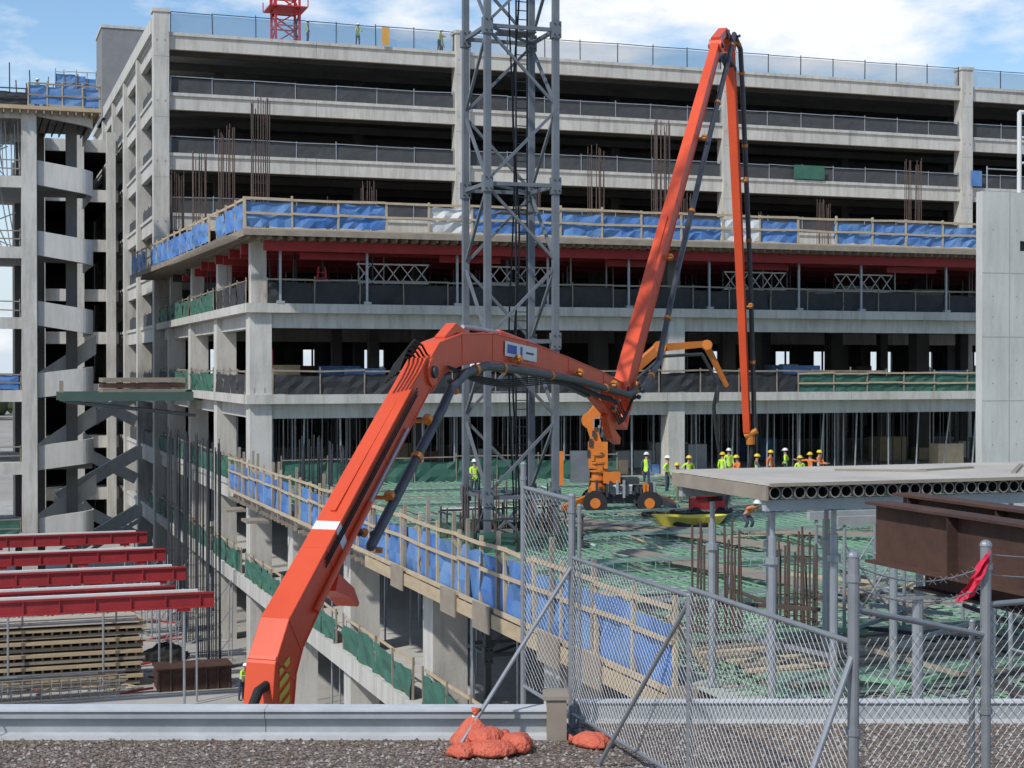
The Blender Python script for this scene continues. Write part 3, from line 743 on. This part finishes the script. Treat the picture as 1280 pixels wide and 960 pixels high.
# ------------------------------------------------------------------ orange placing boom on deck
pb=root('concrete_placing_boom',rot=False,loc=(3.6,66.5,9.9))
s=MB()
for ox in (-.15,2.1):
    for oy in (-.8,.8): s.cyl((ox,oy-.2,.5),(ox,oy+.2,.5),.5,TIRE,20); s.cyl((ox,oy-.23,.5),(ox,oy+.23,.5),.22,ORG2,12)
s.box(-.5,2.5,-.55,.55,.45,.85,DSTEEL); s.box(.5,1.4,-.72,.7,.86,1.25,WHITE); s.box(.2,.9,-.75,.75,1.31,1.75,ORG2); s.box(1.5,2.4,-.6,.6,.86,1.15,DSTEEL); s.box(.95,1.7,-.6,.6,1.26,1.5,DSTEEL)
s.beam((-.4,-.5,.7),(-1.6,-1.6,.3),.2,.25,ORG2); s.beam((2.3,.5,.7),(3.3,1.6,.3),.2,.25,ORG2); s.beam((2.4,-.5,.7),(3.2,-1.6,.3),.2,.25,DSTEEL)
for p in ((-1.6,-1.6),(3.3,1.6),(3.2,-1.6)): s.cyl((*p,0),(*p,.5),.07,STEEL,8); s.cyl((*p,0),(*p,.05),.25,DSTEEL,10)
for k in range(20): s.box(-.4+.14*k,-.3+.14*k,-.82,-.6,.7+U(0,.3),.95+U(0,.5),random.choice([DSTEEL,ORG2,STEEL,DSTEEL]))
s.build('carrier',pb)
s=MB()
s.cyl((0,0,.85),(0,0,2.0),.42,ORG2,16,.3); s.box(-.4,.4,-.35,.35,1.9,3.0,ORG2); s.box(-1.15,-.35,-.3,.5,1.3,2.6,MAST)
s.box(-1.75,-1.45,-.3,.2,1.2,2.6,ORG2)
for z in (1.4,1.75,2.1,2.45): s.cyl((0,0,z),(0,0,z+.08),.46,CLAMP,14)
s.beam((0,0,2.8),(-.35,0,3.9),.4,.55,ORG2); s.beam((-.35,0,3.9),(.9,.3,5.5),.34,.5,ORG2,.3,.4)
s.beam((.15,0,3.2),(.5,.1,4.6),.12,.12,STEEL); s.beam((-.2,0,4.3),(.6,0,4.0),.3,.3,ORG2)
s.beam((.9,.3,5.5),(2.7,1.2,7.0),.28,.38,ORG2); s.beam((2.5,1.1,6.95),(4.9,2.3,7.15),.26,.34,ORG2,.2,.26); s.beam((4.8,2.3,7.15),(5.8,2.8,5.3),.2,.26,ORG2,.14,.16)
for c0,r_ in (((.9,.3,5.5),.28),((2.7,1.2,7.0),.26),((4.85,2.3,7.1),.22),((-.35,0,3.9),.34)): s.cyl((c0[0],c0[1]-.25,c0[2]),(c0[0],c0[1]+.25,c0[2]),r_,ORG2,12)
s.path([(.3,-.3,3.4),(.9,0,5.0),(2.8,.8,6.6),(4.6,1.9,6.7),(5.4,2.5,5.4),(5.35,2.6,4.6)],.07,PIPE,8)
s.path([(5.35,2.6,5.2),(5.2,2.6,4.4),(5.3,2.6,3.4),(5.45,2.6,2.4)],.08,RUB,8)
for k in range(18): a=U(-.5,.6); z=U(1.6,4.6); s.box(a,a+U(.08,.25),-.42,-.34,z,z+U(.1,.4),random.choice([CLAMP,DSTEEL,STEEL,DSTEEL,ORG2]))
s.build('boom',pb)
s=MB(); q=(cam(862,60),60,9.95)
n=16; ring=[]
for lv,(rx,ry,zz) in enumerate(((1.1,.45,.0),(1.45,.65,.42),(1.4,.6,.42),(1.05,.4,.06))):
    for i in range(n):
        t=2*math.pi*i/n; ring.append((q[0]+rx*math.cos(t),q[1]+ry*math.sin(t),q[2]+zz+.08*abs(math.cos(t))))
s.add(ring,[(l*n+i,l*n+(i+1)%n,(l+1)*n+(i+1)%n,(l+1)*n+i) for l in range(3) for i in range(n)]+[tuple(range(3*n,4*n))],YEL)
s.build('yellow_washout_tub')
s=MB(); x0,y0=cam(884,64),64
s.box(x0-.7,x0+.7,y0-.4,y0+.4,10.3,10.75,REDC); s.cyl((x0-.5,y0-.45,10.9),(x0+.3,y0-.45,10.9),.16,REDC,12); s.box(x0-.1,x0+.6,y0-.3,y0+.3,10.75,11.05,DSTEEL)
for sx in(-.5,.5): s.cyl((x0+sx,y0-.5,10.2),(x0+sx,y0-.38,10.2),.22,TIRE,14)
for a in(-.75,.75): s.beam((x0+a,y0-.42,10.2),(x0+a,y0-.42,11.2),.05,.05,DSTEEL)
s.beam((x0-.75,y0-.42,11.2),(x0+.75,y0-.42,11.2),.05,.05,DSTEEL)
s.build('portable_generator')
s=MB(); pts=[]
for i in range(60):
    t=i*.22; pts.append((cam(812,64)+.9*math.cos(t)+.04*i,63+.9*math.sin(t),10.1+.004*i))
s.path(pts,.07,RUB,6)
s.path([(cam(800,66),66,10.2),(cam(815,64),64,10.15),(cam(835,60),60,10.15),(cam(870,58),58.6,10.1),(cam(900,62),61,10.1),(cam(906,66),66,10.2),(cam(910,74),74,10.1),(cam(930,78),78,10.1)],.09,RUB,8)
s.build('concrete_hose')
# ------------------------------------------------------------------ formwork table in front
ft=root('formwork_table')
s=MB()
TW=mat('coated_plywood',(.55,.50,.42),.6,(.38,.34,.28),.8,.85)
k=13.15
while k<32: s.box(k,k+1.19,24.4,28.4,13.96,14.0,TW); k+=1.2
s.box(13.16,32,24.37,24.395,13.945,14.005,WOODG)
for k in range(5): s.beam((16+k*1.4,25+U(0,2.5),14.02),(17.5+k*1.5,25.2+U(0,2.5),14.02),.09,.04,WOODG)
s.build('plywood_top',ft)
s=MB(); k=13.3
DARKIN=mat('tube_inside_shade',(.02,.02,.02),.9)  # near-black bore: the shade inside the open tubes is painted in
while k<32: s.tube((k,24.42+U(0,.05),13.83),(k,28.3,13.83),.112,.092,TUBE,DARKIN,12); k+=.235
s.box(13.2,32,24.6,24.75,13.5,13.7,PARA); s.box(13.2,32,28.0,28.15,13.5,13.7,PARA); s.box(13.12,13.17,24.45,28.3,13.7,13.95,WOODG)
s.build('joists',ft)
s=MB()
for v in (25.2,27.6):
    for u in (13.65,14.9,16.15,18.3,20.5,23,26,29.5):
        s.cyl((u,v,9.9),(u,v,13.0),.075,STEEL,10); s.cyl((u,v,12.6),(u,v,13.5),.05,STEEL,10); s.cyl((u,v,12.5),(u,v,12.62),.13,STEEL,10)
        s.box(u-.15,u+.15,v-.15,v+.15,9.86,9.9,STEEL); s.box(u-.16,u+.16,v-.12,v+.12,13.44,13.5,RUST)
s.build('props',ft)
for (u,v) in ((18.0,30),(21.5,29.5),(25,31),(17.6,22.5),(20.5,22.3)):
    s=MB(); 
    for du in (0,1.5):
        for dv in (0,1.2): s.cyl((u+du,v+dv,9.9),(u+du,v+dv,12.6),.04,STEEL,8)
        for z in (10.2,11.0,11.8,12.5): s.cyl((u+du,v,z),(u+du,v+1.2,z),.03,STEEL,6)
    for dv in (0,1.2):
        s.cyl((u,v+dv,10.2),(u+1.5,v+dv,12.2),.02,STEEL,6); s.cyl((u,v+dv,12.2),(u+1.5,v+dv,10.2),.02,STEEL,6)
        s.beam((u-.2,v+dv,12.7),(u+1.7,v+dv,12.7),.12,.18,PARA)
    s.build('shoring_frame',rot=True)
s=MB()
for k in range(60):
    u=U(14.5,26);v=U(22,36); a=U(0,3.1); l=U(1,3); z=10.15+U(0,.7)
    s.beam((u,v,z),(u+l*math.cos(a),v+l*math.sin(a),z+U(-.2,.3)),.08,.08,random.choice([STEEL,WOOD,WOODG,REBG,REB,DSTEEL]))
s.build('scrap_material_pile',rot=True)
def girder(mb,u,v0,v1,zt,h,wf=.42):
    mb.box(u-wf/2,u+wf/2,v0,v1,zt-.04,zt,RUST); mb.box(u-wf/2,u+wf/2,v0,v1,zt-h,zt-h+.04,RUST); mb.box(u-.012,u+.012,v0,v1,zt-h+.04,zt-.04,RUST)
    v=v0+.6
    while v<v1: mb.box(u-wf/2+.02,u+wf/2-.02,v,v+.015,zt-h+.04,zt-.04,RUST); v+=2.2
for (u,v1,zt,h) in ((13.1,20.9,13.98,.92),(13.9,21.4,14.05,.92),(13.5,20.2,13.02,.3)):
    s=MB(); girder(s,u,13.8,v1,zt,h); s.build('steel_girder',rot=True)
s=MB()
for v in (19.5,15.2):
    for u in (12.9,14.1): s.cyl((u,v,9.87),(u,v,12.7),.08,STEEL,10)
    s.beam((12.6,v,12.71),(14.5,v,12.71),.2,.02,STEEL)
s.build('girder_support',rot=True)
# ------------------------------------------------------------------ yard left
for i,(v,zt) in enumerate(((75.4,5.4),(85.5,5.4),(94.5,5.4),(104.5,5.4),(80.5,5.1))):
    s=MB(); ue=11.2 if i<4 else 10
    s.box(-14,ue,v,v+.28,zt-.08,zt,RED); s.box(-14,ue,v,v+.28,zt-.72,zt-.64,RED); s.box(-14,ue,v+.11,v+.17,zt-.64,zt-.08,RED)
    u=-13.5
    while u<ue: s.box(u,u+.06,v+.02,v+.26,zt-.64,zt-.08,RED); u+=1.6
    s.box(-14,ue-.4,v+.5,v+.75,zt-.3,zt-.05,WOOD); s.box(-14,ue-.6,v+1.2,v+1.5,zt-.3,zt-.02,WHITE)
    for u in (-8,-3,2,6.5,9.8): 
        if i==0 and u<9: continue
        s.cyl((u,v+.14,0.03),(u,v+.14,zt-.72),.06,STEEL,6); s.cyl((u+.7,v+1,0.03),(u+.7,v+1,zt-.3),.05,STEEL,6)
        s.beam((u-.3,v+.14,zt-.8),(u+.3,v+.14,zt-.8),.15,.15,REDC)
    s.build('red_shoring_beam',rot=True)
s=MB()
for k in range(5):
    z=.15+k*.62
    s.box(-9,8.6-U(0,.3),81.2+U(0,.1),84.0,z,z+.16,WOODG); s.box(-9,8.7-U(0,.4),81.1,84.0,z+.34,z+.5,PLY)
    u=-9
    while u<8.5: s.box(u,u+.1,81.3,84,z+.16,z+.34,WOODG if R()<.5 else WOOD); u+=.45
s.box(-9,8.3,81,84,3.27,3.33,TW)
s.build('formwork_panel_stack',rot=True)
s=MB()
for k in range(30): 
    u=-6+k*.45; s.beam((u,78.6,.1),(u+.05,78.6,1.15),.04,.04,STEEL); s.beam((u,79.8,.1),(u,79.8,1.15),.04,.04,STEEL)
for z in (.3,.6,.9,1.15): s.beam((-6,78.6,z),(7.5,78.6,z),.05,.05,WOODG); s.beam((-6,79.8,z),(7.5,79.8,z),.05,.05,STEEL)
for k in range(40): s.beam((U(-5,0),U(78.7,79.7),1.0+U(0,.2)),(U(2,7.5),U(78.7,79.7),1.0+U(0,.2)),.05,.05,random.choice([STEEL,WOOD,REB]))
s.build('material_rack',rot=True)
s=MB(); s.box(9.0,12.6,79.2,81.0,.05,1.1,RUST); s.box(8.9,12.7,79.1,81.1,1.1,1.18,RUST)
for k in range(7): s.box(9+.58*k,9.06+.58*k,79.13,79.19,.05,1.1,REB)
s.build('rusted_steel_form',rot=True)
s=MB()
for k in range(200):
    u=U(-3,12.8);v=U(79,112);a=U(0,3.1);l=U(.4,3); s.beam((u,v,.08),(u+l*math.cos(a),v+l*math.sin(a),.08+U(0,.2)),U(.08,.3),.08,random.choice([WOOD,WOODG,STEEL,WHITE,DSTEEL,RED]))
s.build('scattered_lumber',rot=True)
s=MB(); s.ball((10.3,88,.0),1.3,.9,.9,RUB,12,6,z0=0,jit=.15); s.build('tarped_pile',rot=True)
for (u,v) in ((10.5,92),(11.6,96),(10.8,101),(12.6,86)):
    s=MB(); cage(s,u,v,0,4.5,1.1,2,STEEL,.9)
    for k in range(3): s.beam((u,v,k*1.5),(u+1.1,v,k*1.5+1.5),.05,.05,STEEL)
    s.build('scaffold_tower',rot=True)
# ------------------------------------------------------------------ foreground roof
GV=bpy.data.materials.new('gravel'); GV.use_nodes=True
nt=GV.node_tree;N=nt.nodes;L=nt.links;b=N['Principled BSDF'];b.inputs['Roughness'].default_value=.95
tc=N.new('ShaderNodeTexCoord');vo=N.new('ShaderNodeTexVoronoi');vo.inputs['Scale'].default_value=45;L.new(tc.outputs['Object'],vo.inputs['Vector'])
cr_=N.new('ShaderNodeValToRGB');e=cr_.color_ramp.elements;e[0].color=(.06,.045,.035,1);e[1].color=(.34,.28,.23,1)
e2=cr_.color_ramp.elements.new(.5);e2.color=(.17,.13,.105,1)
sp=N.new('ShaderNodeSeparateColor');L.new(vo.outputs['Color'],sp.inputs[0]);L.new(sp.outputs[0],cr_.inputs[0]);L.new(cr_.outputs[0],b.inputs['Base Color'])
bp=N.new('ShaderNodeBump');bp.inputs['Distance'].default_value=.02;bp.inputs['Strength'].default_value=1;bp.invert=True;L.new(vo.outputs['Distance'],bp.inputs['Height']);L.new(bp.outputs[0],b.inputs['Normal'])
s=MB(); s.box(-14,16,-4,13.36,12.7,13.0,GV); s.build('gravel_roof')
s=MB()
pcs=[mat('pebble_a',(.26,.21,.17),.9),mat('pebble_b',(.13,.10,.08),.9),mat('pebble_c',(.38,.35,.31),.9),mat('pebble_d',(.20,.14,.105),.9)]
for i in range(9000):
    x=U(-4.6,5.2);y=U(9.8,13.3); r_=U(.009,.024); 
    if y>12.75 and x<.4: y=U(10,12.7)
    a=U(0,6.28);k=[(x+r_*math.cos(a+q*1.57)*U(.8,1.2),y+r_*math.sin(a+q*1.57)*U(.8,1.2),13.004) for q in range(4)]
    s.add(k+[(x,y,13.0+r_*U(.7,1.3))],[(0,1,4),(1,2,4),(2,3,4),(3,0,4)],random.choice(pcs))
s.build('loose_gravel')
s=MB()
x=-14
while x<.3:
    x2=min(x+3.0,.36)
    s.box(x,x2-.006,12.86,12.97,13.0,13.22,PARA); s.box(x,x2-.006,12.80,12.86,13.16,13.22,PARA); s.box(x,x2-.004,12.78,13.0,13.22,13.235+U(0,.003),WCAP); x+=3.0
s.box(-14,.34,12.74,12.86,13.0,13.035,WCAP)
s.path([(-4.2,12.83,13.2),(-4.17,12.7,13.1),(-4.2,12.72,13.0)],.008,RUB,5)
s.box(.28,.44,12.72,13.02,13.0,13.33,WOODG); s.box(.25,.46,12.7,13.04,13.33,13.36,WOODG)
s.box(.45,16,13.36,13.44,12.9,13.17,PARA); s.box(.45,16,13.34,13.37,12.98,13.03,WCAP); s.box(.45,16,13.34,13.46,13.17,13.185,WCAP)
s.build('roof_parapet')
s=MB(); s.box(-14,16,-4,13.34,0,12.69,CONC); s.box(-14,.45,13.34,14.2,12.4,12.88,CONC); s.build('foreground_building')
def bag(loc,sx,sy,sz,rz,tie=False,tilt=0):
    nu,nv=36,24; vs=[];fs=[]
    ph0=U(0,6);ph1=U(0,6)
    for j_ in range(nv+1):
        ph=-math.pi/2+math.pi*j_/nv
        for i in range(nu):
            t=2*math.pi*i/nu; ct=math.cos(t);st=math.sin(t)
            e_=.65
            X=sx*math.copysign(abs(math.cos(ph))**.7*abs(ct)**e_,ct);Y=sy*math.copysign(abs(math.cos(ph))**.7*abs(st)**e_,st);Z=sz*math.sin(ph)
            wv=1+.07*math.sin(3*t+ph0)+.05*math.sin(7*t+3*ph+ph1)+.04*math.sin(11*t-4*ph)+.025*math.sin(17*t+6*ph)
            if Z<0: Z*=.5
            if tie and Z>0:
                k=Z/sz; X*=1-.62*k; Y*=1-.62*k; Z*=1.35
            vs.append((X*wv,Y*wv,Z*(1+.12*math.sin(3*t+ph1)*math.cos(ph))+sz*.48))
    for j_ in range(nv):
        for i in range(nu): fs.append((j_*nu+i,j_*nu+(i+1)%nu,(j_+1)*nu+(i+1)%nu,(j_+1)*nu+i))
    m=MB(); m.add(vs,fs,SAND)
    if tie:
        m.cyl((0,0,sz*1.5),(0.01,0,sz*1.85),.022,SAND,9,.016); m.cyl((0.01,0,sz*1.85),(.02,.01,sz*2.3),.016,SAND,9,.04); m.cyl((0,0,sz*1.76),(.005,0,sz*1.86),.021,WHITE,9)
    else:
        m.cyl((sx*.9,0,sz*.5),(sx*1.12,0.01,sz*.55),.02,SAND,9); m.cyl((sx*1.1,0,sz*.55),(sx*1.3,.02,sz*.6),.02,SAND,9,.04)
    o=m.build('sandbag',smooth=True,loc=loc); o.rotation_euler=(0,tilt,rz)
    return o
bag((-.30,12.45,13.0),.17,.13,.14,.3,True); bag((-.17,12.22,13.0),.19,.12,.085,2.9); bag((.03,12.35,13.0),.12,.13,.10,1.4); bag((-.37,12.2,13.0),.12,.11,.07,.9)
bag((-.2,12.36,13.07),.14,.12,.08,.5); bag((.64,12.5,13.0),.16,.11,.08,2.6)
def chain(mb,p,q,z0,z1,a=.066,r_=.0021):
    p=Vector((*p,0));q=Vector((*q,0));W=(q-p).length;d=(q-p).normalized();H=z1-z0;nn=Vector((-d.y,d.x,0))
    for sg in (1,-1):
        x=-H
        while x<W:
            xa,xb=max(x,0),min(x+H,W)
            if xb>xa+.01:
                za,zb=xa-x,xb-x
                if sg<0: za,zb=H-za,H-zb
                mid=nn*(.02*math.sin(x*2.3))
                pa=p+d*xa+nn*.003*sg+Vector((0,0,z0+za)); pb_=p+d*xb+nn*.003*sg+Vector((0,0,z0+zb)); pm_=(pa+pb_)/2+mid
                mb.cyl(pa,pm_,r_,GALV,3,cap=False); mb.cyl(pm_,pb_,r_,GALV,3,cap=False)
            x+=a
def post(mb,x,y,z0,z1,r_=.03):
    mb.cyl((x,y,z0),(x,y,z1),r_,GALV,12); mb.ball((x,y,z1),r_*1.15,r_*1.15,r_*1.1,GALV,10,5,z0=0)
    for z in (z0+.1,z0+(z1-z0)*.5,z1-.12): mb.cyl((x,y,z-.018),(x,y,z+.018),r_*1.25,GALV,12)
P0=(.10,13.95);P1=(.5,13.2);P2=(1.23,10.98);P3=(1.90,8.8);P4=(2.80,9.35);P5=(3.9,9.9)
def rail(mb,p,q,z,r_=.02,z2=None): mb.cyl((*p,z),(*q,z if z2 is None else z2),r_,GALV,10)
s=MB(); post(s,*P0,12.88,15.15,.025); post(s,*P1,13.0,14.93,.03); post(s,P1[0]+.06,P1[1]-.02,13.0,14.85,.018)
rail(s,P0,P1,14.95,.018,14.9); rail(s,P0,P1,13.2,.018,13.1); chain(s,P0,P1,13.2,14.93)
s.cyl((-.42,12.3,13.04),(P1[0],P1[1],14.35),.018,GALV,10); s.cyl((-.46,12.3,13.02),(-.1,12.6,13.02),.02,GALV,8)
s.build('chain_link_fence')
s=MB(); post(s,*P2,13.0,14.42,.02); rail(s,P1,P2,14.42,.016); rail(s,P1,P2,13.12,.016); chain(s,P1,P2,13.12,14.42)
s.cyl((.66,11.9,13.02),(P2[0],P2[1],14.38),.017,GALV,10)
s.build('chain_link_fence')
s=MB(); post(s,*P3,13.0,14.95,.033); rail(s,P2,P3,14.47,.017); rail(s,P2,P3,13.12,.017); chain(s,P2,P3,13.12,14.47)
s.cyl((1.25,8.2,13.02),(P3[0],P3[1],14.42),.018,GALV,10)
s.build('chain_link_fence')
s=MB(); post(s,*P4,13.0,14.95,.033); post(s,P4[0]-.08,P4[1],13.0,14.5,.018); rail(s,P3,P4,14.66,.018,14.42); rail(s,P3,P4,13.4,.018); chain(s,P3,P4,13.12,14.48)
rail(s,P4,P5,14.6,.018); chain(s,P4,P5,13.1,14.6); post(s,*P5,13.0,14.9,.03); rail(s,P4,P5,13.1,.018)
for z in (14.9,14.78):
    pts=[Vector((P3[0]+(P4[0]-P3[0])*t/12,P3[1]+(P4[1]-P3[1])*t/12,z-.09*math.sin(math.pi*t/12)-.006*t)) for t in range(13)]
    s.path(pts,.004,GALV,4)
    for p in pts[1:-1]: s.beam(p+Vector((-.02,0,-.02)),p+Vector((.02,0,.02)),.003,.003,GALV); s.beam(p+Vector((-.02,0,.02)),p+Vector((.02,0,-.02)),.003,.003,GALV)
    pts=[Vector((P4[0]+(P5[0]-P4[0])*t/12,P4[1]+(P5[1]-P4[1])*t/12,z-.05*math.sin(math.pi*t/12))) for t in range(13)]
    s.path(pts,.004,GALV,4)
s.build('chain_link_fence')
s=MB(); vs=[];
for j_ in range(9):
    for i in range(4): vs.append((P4[0]-.02-.022*j_+.018*i*(1+.15*j_)+U(-.008,.008),P4[1]-.05+.02*math.sin(i*2.2+j_)+U(-.01,.01),14.9-.035*j_+.012*i))
s.add(vs,[(j_*4+i,j_*4+i+1,j_*4+i+5,j_*4+i+4) for j_ in range(8) for i in range(3)],PINK)
s.build('warning_ribbon')
# ------------------------------------------------------------------ world, sun, camera
w=bpy.data.worlds.new('World'); scene.world=w; w.use_nodes=True
nt=w.node_tree;N=nt.nodes;L=nt.links; N.clear()
out=N.new('ShaderNodeOutputWorld'); bg=N.new('ShaderNodeBackground'); bg2=N.new('ShaderNodeBackground'); bg3=N.new('ShaderNodeBackground'); mix=N.new('ShaderNodeMixShader'); mixh=N.new('ShaderNodeMixShader')
sky=N.new('ShaderNodeTexSky'); sky.sky_type='NISHITA'; sky.sun_disc=False
S=Vector((-.50,-.62,.80)).normalized()
sky.sun_elevation=math.asin(S.z); sky.sun_rotation=math.atan2(S.x,S.y)%(2*math.pi); sky.dust_density=.3; sky.altitude=200
hs=N.new('ShaderNodeHueSaturation'); hs.inputs['Saturation'].default_value=1.3; L.new(sky.outputs[0],hs.inputs['Color'])
L.new(hs.outputs[0],bg.inputs[0]); bg.inputs[1].default_value=.15
bg2.inputs[0].default_value=(.95,.97,1,1); bg2.inputs[1].default_value=1.05
bg3.inputs[0].default_value=(.62,.74,.88,1); bg3.inputs[1].default_value=.95
tc=N.new('ShaderNodeTexCoord'); mp=N.new('ShaderNodeMapping'); mp.inputs['Scale'].default_value=(1,1,2.8); L.new(tc.outputs['Generated'],mp.inputs[0])
no=N.new('ShaderNodeTexNoise'); no.inputs['Scale'].default_value=6.5; no.inputs['Detail'].default_value=10; no.inputs['Roughness'].default_value=.55; L.new(mp.outputs[0],no.inputs['Vector'])
dm=N.new('ShaderNodeVectorMath'); dm.operation='DISTANCE'; dm.inputs[1].default_value=Vector((.102,.96,.52))
mp2=N.new('ShaderNodeMapping'); mp2.inputs['Scale'].default_value=(.55,1,2.5); L.new(tc.outputs['Generated'],mp2.inputs[0]); L.new(mp2.outputs[0],dm.inputs[0])
mr=N.new('ShaderNodeMapRange'); mr.inputs[1].default_value=.0; mr.inputs[2].default_value=.12; mr.inputs[3].default_value=.26; mr.inputs[4].default_value=-.03; L.new(dm.outputs['Value'],mr.inputs[0])
ad=N.new('ShaderNodeMath'); ad.operation='ADD'; L.new(no.outputs['Fac'],ad.inputs[0]); L.new(mr.outputs[0],ad.inputs[1])
cr2=N.new('ShaderNodeValToRGB'); cr2.color_ramp.elements[0].position=.52; cr2.color_ramp.elements[1].position=.68
cr2.color_ramp.elements[0].color=(.10,.10,.10,1)
sz=N.new('ShaderNodeSeparateXYZ'); L.new(tc.outputs['Generated'],sz.inputs[0])
mh=N.new('ShaderNodeMapRange'); mh.inputs[1].default_value=.02; mh.inputs[2].default_value=.20; mh.inputs[3].default_value=.92; mh.inputs[4].default_value=0; L.new(sz.outputs['Z'],mh.inputs[0])
L.new(mh.outputs[0],mixh.inputs[0]); L.new(bg.outputs[0],mixh.inputs[1]); L.new(bg3.outputs[0],mixh.inputs[2])
L.new(ad.outputs[0],cr2.inputs[0]); L.new(cr2.outputs[0],mix.inputs[0]); L.new(mixh.outputs[0],mix.inputs[1]); L.new(bg2.outputs[0],mix.inputs[2]); L.new(mix.outputs[0],out.inputs[0])
sl=bpy.data.lights.new('sun','SUN'); sl.energy=3.5; sl.angle=math.radians(2.0); sl.color=(1,.965,.91)
so=bpy.data.objects.new('sun',sl); COL.objects.link(so); so.rotation_euler=S.to_track_quat('Z','Y').to_euler()
cd=bpy.data.cameras.new('camera'); co=bpy.data.objects.new('camera',cd); COL.objects.link(co); scene.camera=co
cd.sensor_width=36; cd.lens=1980/1280*36; cd.clip_end=6000; cd.clip_start=.1
co.location=(0,0,16); co.rotation_euler=(math.radians(90)-math.atan(20/1980),0,0)
scene.view_settings.view_transform='Standard'; scene.view_settings.look='None'; scene.view_settings.exposure=0
